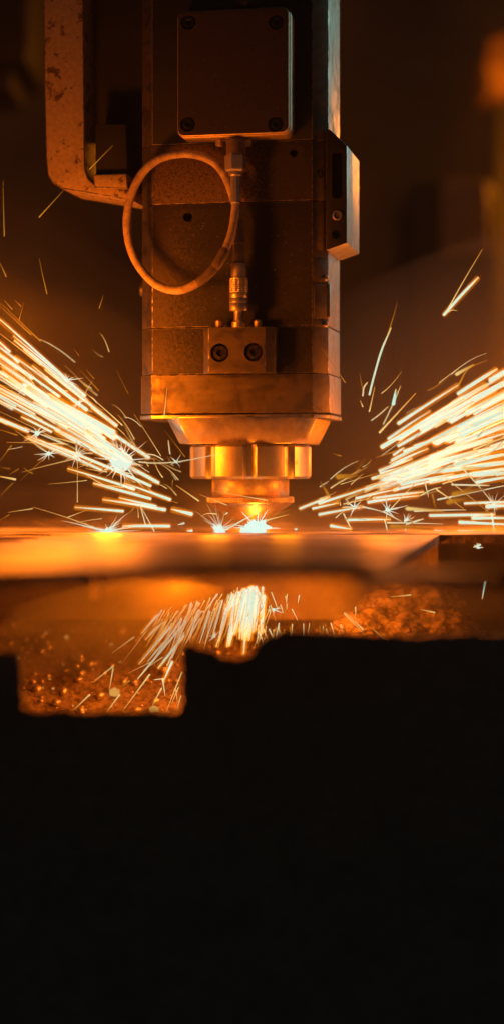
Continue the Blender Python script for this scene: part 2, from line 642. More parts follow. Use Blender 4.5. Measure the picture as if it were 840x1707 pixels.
# striated walls of the cut-out, proud of the bore by a hair
bm = bmesh.new()
a, b = Vector(hole[0]), Vector(hole[1])
n = 300
prev = None
for i in range(n + 1):
    t = i / n
    p = a.lerp(b, t)
    off = -0.12 - 0.35 * abs(noise.noise(Vector((t * 160, 0.3, 0)))) - 0.12 * (i % 2)
    c0 = bm.verts.new((p.x, p.y + off, -0.05))
    c1 = bm.verts.new((p.x, p.y + off - 0.1, -SHEET_T))
    if prev:
        bm.faces.new((prev[0], c0, c1, prev[1]))
    prev = (c0, c1)
link('cut_edge', mesh_from_bm('cut_edge', bm, 0), 'kerf', sheet)

# far part of the cutting bed beyond the sheet
bed = empty('cutting_bed', (0, 430, -12))
tag(bed, 'far slatted cutting bed beyond the steel sheet', 'machine bed')
for k in range(9):
    y = 150 + k * 62
    z = -2.0 if k > 1 else 0.0
    bmx = bmesh.new()
    prev = None
    N = 60
    A, B, C, D = [], [], [], []
    for i in range(N + 1):
        x = -700 + 1400 * i / N
        zz = z + (2.2 if i % 2 else -2.2) + 1.5 * noise.noise(Vector((x * 0.02, k * 3.1, 0)))
        A.append(bmx.verts.new((x, y, zz))); B.append(bmx.verts.new((x, y + 9, zz)))
        C.append(bmx.verts.new((x, y, -70))); D.append(bmx.verts.new((x, y + 9, -70)))
    for i in range(N):
        bmx.faces.new((A[i], A[i + 1], B[i + 1], B[i]))
        bmx.faces.new((A[i], C[i], C[i + 1], A[i + 1]))
        bmx.faces.new((B[i], B[i + 1], D[i + 1], D[i]))
    for q in (0, N):
        bmx.faces.new((A[q], B[q], D[q], C[q]))
    o = link('slat', mesh_from_bm('slat', bmx, 0), 'table_far', bed)
    o.location = -Vector(bed.location)
o = link('bed_rail', mesh_from_bm('bed_rail', bm_box(-760, 760, 712, 740, -60, 24, 3), 35), 'table_far', bed)
o.location = -Vector(bed.location)
o = link('bed_floor', mesh_from_bm('bed_floor', bm_box(-760, 760, 300, 740, -76, -71, 1), 35), 'frame', bed)
o.location = -Vector(bed.location)


# ------------------------------------------------------------------ what is under the sheet
def slat_mesh(x, y0, y1, ztop, zbot, t, seed):
    """support slat running away from the viewer, with an eroded top edge"""
    bm = bmesh.new()
    N = 40
    rows = []
    for i in range(N + 1):
        y = y0 + (y1 - y0) * i / N
        zz = ztop - 3.5 * (0.5 + noise.noise(Vector((y * 0.06, seed, 0)))) - (2.0 if i % 2 else 0)
        wob = 0.8 * noise.noise(Vector((y * 0.05, seed + 5, 2)))
        rows.append([bm.verts.new((x - t / 2 + wob, y, zz)), bm.verts.new((x + t / 2 + wob, y, zz)),
                     bm.verts.new((x + t / 2 + wob, y, zbot)), bm.verts.new((x - t / 2 + wob, y, zbot))])
    for A, B in zip(rows, rows[1:]):
        for k in range(4):
            bm.faces.new((A[k], A[(k + 1) % 4], B[(k + 1) % 4], B[k]))
    bm.faces.new(rows[0]); bm.faces.new(rows[-1])
    return mesh_from_bm('slat', bm, 0)


s1 = link('support_slat', slat_mesh(-112, 70, 330, -SHEET_T - 1, -50, 6, 1.0), 'slat')
tag(s1, 'glowing orange support slat under the sheet on the bracket side', 'slat', 'support slats under the sheet')
s2 = link('support_slat', slat_mesh(128, 70, 330, -SHEET_T - 1, -50, 6, 4.0), 'slat')
tag(s2, 'support slat under the sheet beside the crusted slag heap', 'slat', 'support slats under the sheet')

def lump(name, c, r, sq, seed, sub=5, amp=0.26):
    bm = bmesh.new()
    bmesh.ops.create_icosphere(bm, subdivisions=sub, radius=1.0)
    for v in bm.verts:
        d = v.co.normalized()
        k = 1 + amp * noise.fractal(d * 1.7 + Vector((seed, seed * 2.3, 0)), 1.0, 2.0, 5)
        k += 0.08 * noise.noise(d * 5 + Vector((seed, 0, 0))) + 0.05 * noise.noise(d * 13 + Vector((seed, 0, 3))) + 0.03 * noise.noise(d * 30)
        v.co = Vector((d.x * k * r * sq[0], d.y * k * r * sq[1], d.z * k * r * sq[2]))
    return link(name, mesh_from_bm(name, bm, 60), 'slag', None, c)


slag_spots = [(690, 1000, 60, 17, (1.9, 1.2, 0.9), 'pale crusted slag clump on top of the heap under the sheet'),
              (610, 1046, 40, 14, (1.5, 1.1, 0.9), 'low slag clump at the spark side of the heap'),
              (668, 1050, 36, 12, (1.4, 1.1, 1.0), 'rounded slag clump in the front middle of the heap'),
              (735, 1044, 40, 14, (1.5, 1.0, 0.9), 'slag clump against the support slat'),
              (650, 1022, 80, 16, (1.6, 1.2, 1.0), 'shaded slag clump between the top and front lumps')]
for i, (x, y, Y, r, sq, lab) in enumerate(slag_spots):
    o = lump('slag_clump', P(x, y, Y), r, sq, 3.7 * i + 1.2)
    tag(o, lab, 'slag', 'slag heap under the sheet')
bs = lump('slag_bed', P(680, 1110, 70), 30, (2.6, 1.6, 1.1), 9.1, 5, 0.25)
tag(bs, 'dark bed of fused slag carrying the crusted clumps', 'slag')

# bank of grit behind the notch of the bed frame
bank = bmesh.new()
NX, NY = 60, 30
grid = []
for j in range(NY + 1):
    row = []
    for i in range(NX + 1):
        x = -230 + 330 * i / NX
        y = -20 + 260 * j / NY
        z = -150 + 95 * (j / NY) ** 0.9 + 7 * noise.fractal(Vector((x * 0.03, y * 0.03, 0)), 1, 2, 5)
        row.append(bank.verts.new((x, y, z)))
    grid.append(row)
for j in range(NY):
    for i in range(NX):
        bank.faces.new((grid[j][i], grid[j][i + 1], grid[j + 1][i + 1], grid[j + 1][i]))
o = link('dross_bank', mesh_from_bm('dross_bank', bank, 60), 'slag')
tag(o, 'sloping bank of dross seen through the frame notch under the sheet', 'dross', kind='structure')


def bank_z(x, y):
    j = (y + 20) / 260
    return -150 + 95 * max(j, 0) ** 0.9 + 7 * noise.fractal(Vector((x * 0.03, y * 0.03, 0)), 1, 2, 5)


gr = bmesh.new()
for i in range(900):
    x = random.uniform(-190, 60)
    y = random.uniform(-15, 170)
    r = min(4.2, 0.6 * random.paretovariate(1.5))
    mt = Matrix.Translation((x, y, bank_z(x, y) + r * 0.5)) @ Matrix.Rotation(random.uniform(0, 6), 4, 'Z') @ Matrix.Diagonal((r, r * random.uniform(.6, 1), r * random.uniform(.6, 1), 1))
    nf = len(gr.faces)
    bmesh.ops.create_icosphere(gr, subdivisions=1, radius=1.0, matrix=mt)
    if random.random() < 0.07:
        gr.faces.ensure_lookup_table()
        for f in gr.faces[nf:]:
            f.material_index = 1
o = link('dross_grit', mesh_from_bm('dross_grit', gr, 60), ['steel', 'ember'], kind='stuff')
o['label'] = 'shiny beads of dross scattered over the dark bank'
o['category'] = 'dross'

# near bed frame: a black silhouette with a notch and an eroded top edge
YF = -265.0
top = []
def fpt(x, y):
    p = P(x, y, YF)
    return (p.x, p.z)
edge = [(-260, 1092), (-60, 1090), (0, 1090), (26, 1088), (33, 1094), (36, 1130), (36, 1172), (38, 1186), (80, 1186), (160, 1189),
        (240, 1187), (296, 1190), (302, 1184), (303, 1140), (305, 1100), (304, 1080), (318, 1076), (345, 1086), (372, 1096), (398, 1101),
        (415, 1096), (428, 1078), (442, 1064), (470, 1054), (520, 1056), (600, 1058), (700, 1062), (780, 1058), (860, 1060), (1100, 1062)]
fine = []
for (xa, ya), (xb, yb) in zip(edge, edge[1:]):
    m = max(1, int(math.hypot(xb - xa, yb - ya) / 5))
    for k in range(m):
        t = k / m
        x, y = xa + (xb - xa) * t, ya + (yb - ya) * t
        if 300 < x < 900 or 20 < x < 302:
            y += 4.5 * noise.noise(Vector((x * 0.09, 0.5, 0))) + 2 * noise.noise(Vector((x * 0.3, 1.5, 0)))
            x += 4.0 * noise.noise(Vector((y * 0.07, 3.5, 0))) + 2.0 * noise.noise(Vector((y * 0.25, 1.5, 0)))
        fine.append((x, y))
fine.append(edge[-1])
outl = [fpt(x, y) for x, y in fine] + [fpt(1100, 2600), fpt(-260, 2600)]
wa, wb = fpt(648, 1200), fpt(778, 1128)
win = round_rect(wa[0], wb[0], wa[1], wb[1], 11, 6)
me = fill_mesh('bed_frame', [outl], 6.0)
me.transform(Matrix.Rotation(math.radians(90), 4, 'X'))
me.transform(Matrix.Translation((0, YF, 0)))
bf = link('bed_frame', me, 'frame')
tag(bf, 'black notched frame wall of the cutting bed below the sheet', 'machine frame')

# ------------------------------------------------------------------ carriage with the worn bracket
YAW = math.radians(-11)
AX = (386 - W / 2) * PX     # world x of the middle of the front face


def Hd(x, y, v=0.0):
    """photograph pixel -> local point (u, z) of the head on its plane v"""
    s_, c_ = math.sin(YAW), math.cos(YAW)
    # world = (AX + u c - v s, u s + v c); ray: X = (x-W/2)*PX*(DIST+Y)/DIST
    k = (x - W / 2) * PX / DIST
    # AX + u c - v s = k (DIST + u s + v c)
    u = (k * (DIST + v * c_) - AX + v * s_) / (c_ - k * s_)
    Y = u * s_ + v * c_
    z = CAMZ - (y - HORIZON) * PX * (DIST + Y) / DIST
    return u, z


def hz(y, v=0.0, x=386):
    return Hd(x, y, v)[1]


def poly_px(pts, v):
    return [Hd(x, y, v) for x, y in pts]


car = empty('axis_carriage', (AX, 0, hz(340)), YAW)
tag(car, 'dark axis carriage with worn hooked steel bracket beside the cutting head', 'machine carriage')
CZ = hz(340)


def cpart(name, bm, mat, parent, smooth=35):
    me = mesh_from_bm(name, bm, smooth)
    o = link(name, me, mat, parent)
    o.location.z = -CZ * MM if parent is car else 0
    return o


J = poly_px([(72, -80), (74, 120), (77, 262), (80, 292), (88, 306), (106, 315), (150, 322), (224, 335), (224, 317), (178, 313), (160, 309),
             (147, 296), (142, 280), (139, -80)], 6)
cpart('bracket', bm_prism(J, 6, 52, 'y', 0.9, 2, 1), ['bracket', 'edge'], car)
blk = poly_px([(156, 205), (207, 205), (211, 292), (213, 314), (158, 312)], 2)
cpart('bracket_pad', bm_prism(blk, 6, 40, 'y', 0.9), 'black', car)
lip = poly_px([(155, 291), (212, 289), (214, 315), (158, 313)], 2)
cpart('pad_lip', bm_prism(lip, 1.5, 41, 'y', 0.9, 2, 1), ['bracket', 'edge'], car)
bp = poly_px([(136, -80), (300, -80), (300, 300), (215, 318), (212, 230), (136, 226)], 30)
cpart('back_panel', bm_prism(bp, 30, 60, 'y', 0.8), 'black', car)

# ------------------------------------------------------------------ cutting head
head = empty('laser_cutter', (AX, 0, 0), YAW)
tag(head, 'sooty metal laser cutting head with looped cable above the steel sheet', 'cutting head')
HWD = 54.4
CH = 9.2
DEP = 62.0


def hpart(name, bm, mat, parent=None, smooth=35, loc=None):
    return link(name, mesh_from_bm(name, bm, smooth), mat, parent or head, loc)


def section(grow=0.0):
    w, c = HWD, CH
    return [(-w - c - grow, DEP), (-w - c - grow, c - grow * 0.4), (-w - grow * 0.4, -grow), (w + grow * 0.4, -grow),
            (w + c + grow, c - grow * 0.4), (w + c + grow, DEP)]


def multi(bm, mats_by_normal):
    pass


def housing(name, ya, yb, mats, grow=0.0, bev=0.5):
    bm = bm_prism(section(grow), hz(yb) + 0.22, hz(ya) - 0.22, 'z', bev, 2, 3)
    bm.normal_update()
    for f in bm.faces:
        if f.material_index == 3:
            continue
        nx, ny = f.normal.x, f.normal.y
        if nx > 0.9:
            f.material_index = 2
        elif abs(nx) > 0.25 and ny < -0.2:
            f.material_index = 1
    return hpart(name, bm, mats + ['edge'])


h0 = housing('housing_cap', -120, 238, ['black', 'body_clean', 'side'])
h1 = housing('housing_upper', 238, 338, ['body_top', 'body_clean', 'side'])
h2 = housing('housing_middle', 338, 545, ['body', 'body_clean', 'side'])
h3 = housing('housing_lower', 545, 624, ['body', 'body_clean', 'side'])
h4 = housing('housing_foot', 624, 689, ['body_clean', 'body_clean', 'side'], 0.8)
h5 = housing('foot_flange', 690.5, 699, ['adapter', 'adapter', 'side'], 1.4, 0.6)

# bores in the housing
u, z = Hd(313, 362); drill(h2, [bm_cyl_y(u, z, -5, 14, 3.1)])
u, z = Hd(489, 255); u2, z2 = Hd(470, 300)
drill(h1, [bm_cyl_y(u, z, -5, 14, 2.6)])

# narrow panel seams on the corner strip: thin raised strips
for i, (ya, yb) in enumerate(((431, 470), (472, 530), (532, 544))):
    t = 0.6 + 0.3 * (i == 1)
    a = Vector((HWD, 0)); b = Vector((HWD + CH, CH))
    nrm = Vector((1, -1)).normalized()
    p0 = a.lerp(b, 0.06); p1 = a.lerp(b, 0.93)
    hpart('corner_plate', bm_prism([tuple(p0 - nrm * 1.0), tuple(p1 - nrm * 1.0), tuple(p1 + nrm * t), tuple(p0 + nrm * t)],
                                   hz(yb, 0, 530) + 0.2, hz(ya, 0, 530), 'z', 0.25), 'body_clean')
# latch on the side edge
hpart('side_latch', bm_box(HWD + CH - 2.2, HWD + CH + 1.3, CH - 1.5, CH + 7, hz(528, 5, 550), hz(472, 5, 550), 0.5), 'side')
for yy in (463, 540):
    o = hpart('latch_pin', bm_lathe([(0.6, -1.0), (1.9, -0.6), (2.1, 0.4), (1.4, 1.4), (0.5, 1.7)], 16), 'steel')
    o.location = Vector((HWD + CH - 1.5, CH - 2.2, hz(yy, 5, 545))) * MM
    o.rotation_euler = (math.radians(90), 0, math.radians(35))


def screw(parent, u, v, z, r, hexr, mat='screw', depth=3.0, rot=None):
    o = hpart('screw', bm_socket_screw(r, depth, hexr, 2.0), mat, parent, loc=(u, v, z))
    if rot:
        o.rotation_euler = rot
    return o


# bolt on the corner strip
u, z = Hd(530, 289, 4)
mid = Vector((HWD + CH * 0.5, CH * 0.5))
screw(None, mid.x + 0.7, mid.y - 0.7, z, 3.1, 1.6, 'screw', 3.0, (0, 0, math.radians(45)))
# knob on the far side
o = hpart('side_knob', bm_lathe([(4.2, 0), (4.6, 0.6), (4.6, 3.2), (4.0, 4.2), (1.5, 4.4)], 24), 'body_clean')
o.location = Vector((-HWD - CH + 0.2, 20, hz(483, 20, 230))) * MM
o.rotation_euler = (0, math.radians(-90), 0)

# cover box on the front
VB = -20.0
(x0, zt), (x1, zb) = Hd(296, 20, VB), Hd(481, 221, VB)
case_rr = round_rect(x0 - 0.6, x1 + 0.6, zb - 0.6, zt + 0.6, 5.5, 7)
case = hpart('cover_case', bm_prism(case_rr, VB + 3.2, -0.1, 'y', 0.9, 3), 'case')
lid = hpart('cover_lid', bm_prism(round_rect(x0, x1, zb, zt, 5.0, 7), VB, VB + 3.1, 'y', 1.0, 3), 'lid')
me = lid.data
me.materials.append(M['case'])
for p in me.polygons:
    if p.normal.y > -0.9:
        p.material_index = 1
lid_sc = []
for (sx, sy) in ((314, 37), (460, 37), (313, 207), (459, 207)):
    uu, zz = Hd(sx, sy, VB)
    lid_sc.append((uu, zz))
drill(lid, [bm_cyl_y(uu, zz, VB - 3, VB + 8, 5.0) for uu, zz in lid_sc])
for uu, zz in lid_sc:
    hpart('screw_washer', bm_lathe([(5.0, 0), (5.0, 0.6), (4.1, 0.6), (4.0, 0.2)], 24), 'hole', lid, loc=(uu, VB + 3.0, zz)).rotation_euler = (math.radians(90), 0, 0)
    screw(lid, uu, VB + 0.8, zz, 3.9, 1.9)
# gland above the case
o = hpart('cable_gland', bm_lathe([(9, 0), (9.6, 1), (9.6, 9), (8.6, 10.5), (8.6, 30), (3, 31)], 32), 'screw')
uu, zz = Hd(412, 15, -9)
o.location = Vector((uu, -9, zz)) * MM

# upper connector: small bolts, hexagon nut, ring, ferrule
for bx_ in (366, 412):
    uu, zz = Hd(bx_, 238, -10)
    hpart('small_bolt', bm_lathe([(2.4, -2.2), (2.7, -1.6), (2.7, 1.2), (2.2, 1.8)], 6), 'brass', loc=(uu, -10, zz))
VC = -13.0
uc, z0 = Hd(393, 236, VC)
up = hpart('upper_connector', bm_lathe([(5.6, hz(258, VC)), (6.2, hz(257, VC)), (6.2, hz(236, VC)), (5.2, hz(233, VC))], 32), 'sleeve', loc=(uc, VC, 0))
hpart('hex_nut', bm_lathe([(6.0, hz(287, VC)), (7.2, hz(284, VC)), (7.4, hz(262, VC)), (6.2, hz(258, VC))], 6, a_off=0.35), 'steel', up, 20)
hpart('lock_ring', bm_lathe([(4.4, hz(294, VC)), (4.7, hz(293, VC)), (4.7, hz(288, VC)), (4.2, hz(287, VC))], 32), 'steel', up)
hpart('ferrule', bm_lathe([(3.1, hz(340, VC)), (3.5, hz(338, VC)), (3.5, hz(294.5, VC)), (3.3, hz(294, VC))], 10), 'steel', up, 20)


# lower connector
VD = -11.0
ud, _ = Hd(398, 480, VD)


def knurl(r, z, a):
    if hz(489, VD) < z < hz(464, VD):
        return r + 0.32 * (math.sin(a * 22 + z * 2.6) * math.sin(a * 22 - z * 2.6))
    return r


prof = [(3.0, hz(524, VD)), (3.0, hz(519, VD)), (5.8, hz(518.5, VD)), (6.1, hz(516, VD)), (6.1, hz(508, VD)), (5.8, hz(507, VD)), (5.8, hz(505.5, VD)),
        (6.1, hz(505, VD)), (6.1, hz(499, VD)), (5.8, hz(498, VD)), (5.8, hz(497, VD)), (6.1, hz(496, VD)), (6.05, hz(489.5, VD))]
zk0, zk1 = hz(489, VD), hz(464, VD)
prof += [(6.0, zk0 + (zk1 - zk0) * i / 26) for i in range(27)]
prof += [(5.2, hz(463, VD)), (5.1, hz(450, VD)), (5.2, hz(441, VD)), (4.8, hz(439.5, VD))]
low = hpart('lower_connector', bm_lathe(prof, 96, knurl), 'brass', None, 50, (ud, VD, 0))
hpart('boot', bm_lathe([(3.6, hz(439, VD)), (3.8, hz(437, VD)), (3.6, hz(405, VD)), (3.3, hz(398, VD)), (2.9, hz(368, VD))], 24), 'sleeve', low)
hpart('boot_ring', bm_lathe([(3.9, hz(408, VD)), (4.0, hz(407, VD)), (4.0, hz(404, VD)), (3.7, hz(403, VD))], 24), 'sleeve', low)
hpart('pin_collar', bm_lathe([(4.6, hz(546, VD)), (4.6, hz(538, VD)), (3.2, hz(534, VD)), (2.8, hz(520, VD))], 24), 'brass', low)
for bx_ in (366, 430):
    uu, zz = Hd(bx_, 538, -8)
    hpart('small_bolt', bm_lathe([(2.6, -3.0), (3.0, -2.0), (3.0, 1.0), (2.0, 2.2)], 12), 'nozzle', loc=(uu, -8, zz))

# looped cable
def hp3(x, y, v):
    a_, b_ = Hd(x, y, v)
    return Vector((a_, v, b_))


cpts = [hp3(393, 330, -13), hp3(392, 352, -14), hp3(387, 385, -17), hp3(376, 416, -21), hp3(358, 446, -24), hp3(332, 470, -25), hp3(298, 484, -24),
        hp3(262, 475, -22), hp3(234, 447, -20), hp3(217, 410, -18), hp3(212, 368, -17), hp3(219, 326, -16), hp3(236, 291, -15), hp3(262, 267, -14),
        hp3(296, 257, -12), hp3(330, 259, -10), hp3(358, 272, -8), hp3(377, 297, -7), hp3(389, 330, -7.5), hp3(396, 356, -9), hp3(398.5, 385, -11)]
path = spline(cpts, 8)
bm = bmesh.new()
add_tube(bm, path, 2.75, 14)
cab_o = hpart('cable', bm, 'cable', None, 60)


def along(p, a_, b_):
    n_ = len(p) - 1
    return p[int(a_ * n_):int(b_ * n_) + 1]


for (a_, b_, r) in ((0.150, 0.205, 3.5), (0.205, 0.262, 3.15)):
    bm = bmesh.new()
    seg = along(path, a_, b_)
    rr = [r * (0.86 if i in (0, len(seg) - 1) else 1) for i in range(len(seg))]
    add_tube(bm, seg, rr, 14)
    hpart('shrink_sleeve', bm, 'sleeve', cab_o, 60)

# sensor block
VS = -13.0
(x0, zt), (x1, zb) = Hd(338, 546, VS), Hd(457, 621, VS)
c = 4.0
sb = hpart('sensor_block', bm_prism([(x0, -0.1), (x0, VS + c * 0.9), (x0 + c, VS), (x1 - c * 1.5, VS), (x1, VS + c * 0.9), (x1, -0.1)], zb, zt, 'z', 0.5, 2, 1), ['body_clean', 'edge'])
bms = [(Hd(366, 588, VS)), (Hd(422, 587, VS))]
drill(sb, [bm_cyl_y(a_, b_, VS - 4, VS + 6, 6.2) for a_, b_ in bms])
for a_, b_ in bms:
    screw(sb, a_, VS + 1.6, b_, 5.0, 2.4)

# module on the side
VM0, VM1 = 1.5, 62.0
mpoly = poly_px([(543, 214), (550, 216), (578, 243), (578, 405), (547, 416), (543, 416)], VM0)
mod = hpart('side_module', bm_prism(mpoly, VM0, VM1, 'y', 0.7), ['black', 'module'])
for p in mod.data.polygons:
    if p.normal.y > -0.5:
        p.material_index = 1
slotc = bm_prism([(a_, b_) for a_, b_ in round_rect(*(lambda A, B: (A[0], B[0], B[1], A[1]))(Hd(553, 254, VM0), Hd(570, 330, VM0)), 2.2)], VM0 - 4, VM0 + 5, 'y')
u1, z1 = Hd(562, 359, VM0)
u2, z2 = Hd(560, 391, VM0)
drill(mod, [slotc, bm_cyl_y(u1, z1, VM0 - 4, VM0 + 8, 2.6), bm_cyl_y(u2, z2, VM0 - 4, VM0 + 8, 2.8)])
hpart('bushing', bm_lathe([(3.3, -0.2), (3.3, 0.7), (2.9, 0.9), (2.3, 0.9), (2.2, -0.2)], 24), 'steel', mod, loc=(u1, VM0, z1)).rotation_euler = (math.radians(90), 0, 0)
hpart('bushing', bm_lathe([(2.6, 0), (2.6, 0.5), (1.6, 0.6), (1.4, 0.0)], 24), 'screw', mod, loc=(u2, VM0 + 2, z2)).rotation_euler = (math.radians(90), 0, 0)

# nozzle stack, on the beam axis
NAX = Vector((-1.0, 35.0))           # world x, y
co, si = math.cos(-YAW), math.sin(-YAW)
dx, dy = NAX.x - AX, NAX.y
NU, NV = dx * co - dy * si, dx * si + dy * co


def nz(y):
    return CAMZ - (y - HORIZON) * PX * (DIST + NAX.y) / DIST


def npx(w):
    return w * PX * (DIST + NAX.y) / DIST


def chsq(h, c):
    return [(-h + c, -h), (h - c, -h), (h, -h + c), (h, h - c), (h - c, h), (-h + c, h), (-h, h - c), (-h, -h + c)]


bm = bmesh.new()
lv = []
for (yy, w, c) in ((698, 124, 22), (703, 124, 22), (736, 109, 22), (741, 106, 22)):
    lv.append([bm.verts.new((x, y * 0.8, nz(yy))) for x, y in chsq(npx(w) * 0.985, npx(c))])
for A, B in zip(lv, lv[1:]):
    for k in range(8):
        bm.faces.new((A[k], A[(k + 1) % 8], B[(k + 1) % 8], B[k]))
bm.faces.new(lv[0]); bm.faces.new(lv[-1])
bmesh.ops.recalc_face_normals(bm, faces=bm.faces)
bmesh.ops.bevel(bm, geom=[e for e in bm.edges if e.calc_face_angle(0) > 0.35], offset=0.5, segments=2, affect='EDGES')
hpart('taper_adapter', bm, 'adapter', None, 30, (NU, NV, 0))


def lobes(r, z, a):
    if r < npx(85):
        return r
    k = (a * 9 / (2 * math.pi)) % 1.0
    d = abs(k - 0.5) * 2          # 1 at groove
    gro = 1.0 if d > 0.86 else max(0.0, (d - 0.70) / 0.16)
    return r - 3.4 * gro - 0.8 * (1 - math.cos((k - 0.5) * 2.2))


R = npx(101)
hpart('collar_nut', bm_lathe([(npx(80), nz(741)), (R - 1.4, nz(742.5)), (R, nz(746)), (R, nz(794)), (R - 1.4, nz(798)), (npx(70), nz(799))], 270, lobes), 'collar', None, 28, (NU, NV, 0))
hpart('nozzle_neck', bm_lathe([(npx(63), nz(798)), (npx(64), nz(801)), (npx(64), nz(824)), (npx(62), nz(827))][::-1], 96), 'nozzle', None, 35, (NU, NV, 0))


def teeth(r, z, a):
    return r - (0.45 if (int(a / (2 * math.pi) * 288) % 2) and nz(837) < z < nz(829) else 0)


hpart('knurled_ring', bm_lathe([(npx(66), nz(827)), (npx(71), nz(828)), (npx(72), nz(829)), (npx(72), nz(830)), (npx(72), nz(836)), (npx(72), nz(837)), (npx(69), nz(839)), (npx(60), nz(840))][::-1], 576, teeth), 'nozzle', None, 30, (NU, NV, 0))
hpart('nozzle_cone', bm_lathe([(npx(68), nz(839)), (npx(66), nz(842)), (npx(20), nz(871)), (npx(10), nz(874.5)), (npx(4), nz(875))][::-1], 96), 'nozzle', None, 35, (NU, NV, 0))

# ------------------------------------------------------------------ sparks
GLOW = {}


def glow_bm(key):
    if key not in GLOW:
        GLOW[key] = bmesh.new()
    return GLOW[key]


rs = random.Random(11)


def streak_pts(p0, p1, Y0, Y1, sag=0.0, n=5):
    a, b = P(p0[0], p0[1], Y0), P(p1[0], p1[1], Y1)
    out = []
    for i in range(n):
        t = i / (n - 1)
        q = a.lerp(b, t)
        q.z += sag * 4 * t * (1 - t)
        out.append(q)
    return out


def spark_bm(bm, lay, pts, w, mat, shift=None):
    r = max(w, 0.8) * PX * 0.46
    n = len(pts)
    taper = mat != 'hot'
    d0 = (pts[1] - pts[0]).normalized() * r * 0.7
    d1 = (pts[-1] - pts[-2]).normalized() * r * 0.7
    full = [pts[0] - d0] + list(pts) + [pts[-1] + d1]
    slow = (w * 7.3 + pts[0].x * 0.37) % 1.0 < 0.55
    rad = [r * 0.3] + [r * ((0.4 + 0.6 * i / (n - 1)) if taper else (0.35 + 0.75 * i / (n - 1)) if slow else min(1.0, 0.55 + 1.8 * i / (n - 1))) for i in range(n)] + [r * 0.45]
    if slow:
        rad[0] = r * 0.12
    if taper:
        rad[0] = r * 0.15
    hm = max(0.35, min(1.0, (w - 1.2) / 3.2))
    ht = [0.0] + [hm * min(1.0, 0.2 + 2.4 * i / (n - 1)) if not taper else i / (n - 1) for i in range(n)] + [0.6]
    add_tube(bm, [p - shift for p in full] if shift else full, rad, 6, ht, lay)
    return full, r, n


def spark_now(pts, w, mat, label, group):
    """one streak of a spark; pts run from the cool tail to the hot end"""
    bm = bmesh.new()
    lay = bm.verts.layers.float.new('spark_temp')
    mid_ = pts[len(pts) // 2].copy()
    spark_bm(bm, lay, pts, w, mat, mid_)
    o = link('spark', mesh_from_bm('spark', bm, 60), mat, None, mid_)
    return tag(o, label, 'spark', group)


MANY = []        # streaks of the fans and of the rain: the largest become objects, the finest one mass each


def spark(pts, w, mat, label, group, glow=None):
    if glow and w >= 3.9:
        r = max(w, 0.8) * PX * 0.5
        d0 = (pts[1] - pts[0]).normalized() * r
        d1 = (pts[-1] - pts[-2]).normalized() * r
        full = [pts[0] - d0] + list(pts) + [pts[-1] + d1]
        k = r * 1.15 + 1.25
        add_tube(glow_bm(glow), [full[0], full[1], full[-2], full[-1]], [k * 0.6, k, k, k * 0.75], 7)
    if group in FANS:
        MANY.append((pts, w, mat, group))
        return None
    return spark_now(pts, w, mat, label, group)


FANS = {'fan of sparks below the worn bracket': 'bracket-side fan', 'fan of sparks below the side module': 'module-side fan',
        'sparks falling beneath the sheet': 'rain beneath the sheet', 'stray sparks low over the sheet': 'strays low over the sheet'}


def to_px(p):
    s_ = PX * (DIST + p.y) / DIST
    return p.x / s_ + W / 2, HORIZON + (CAMZ - p.z) / s_


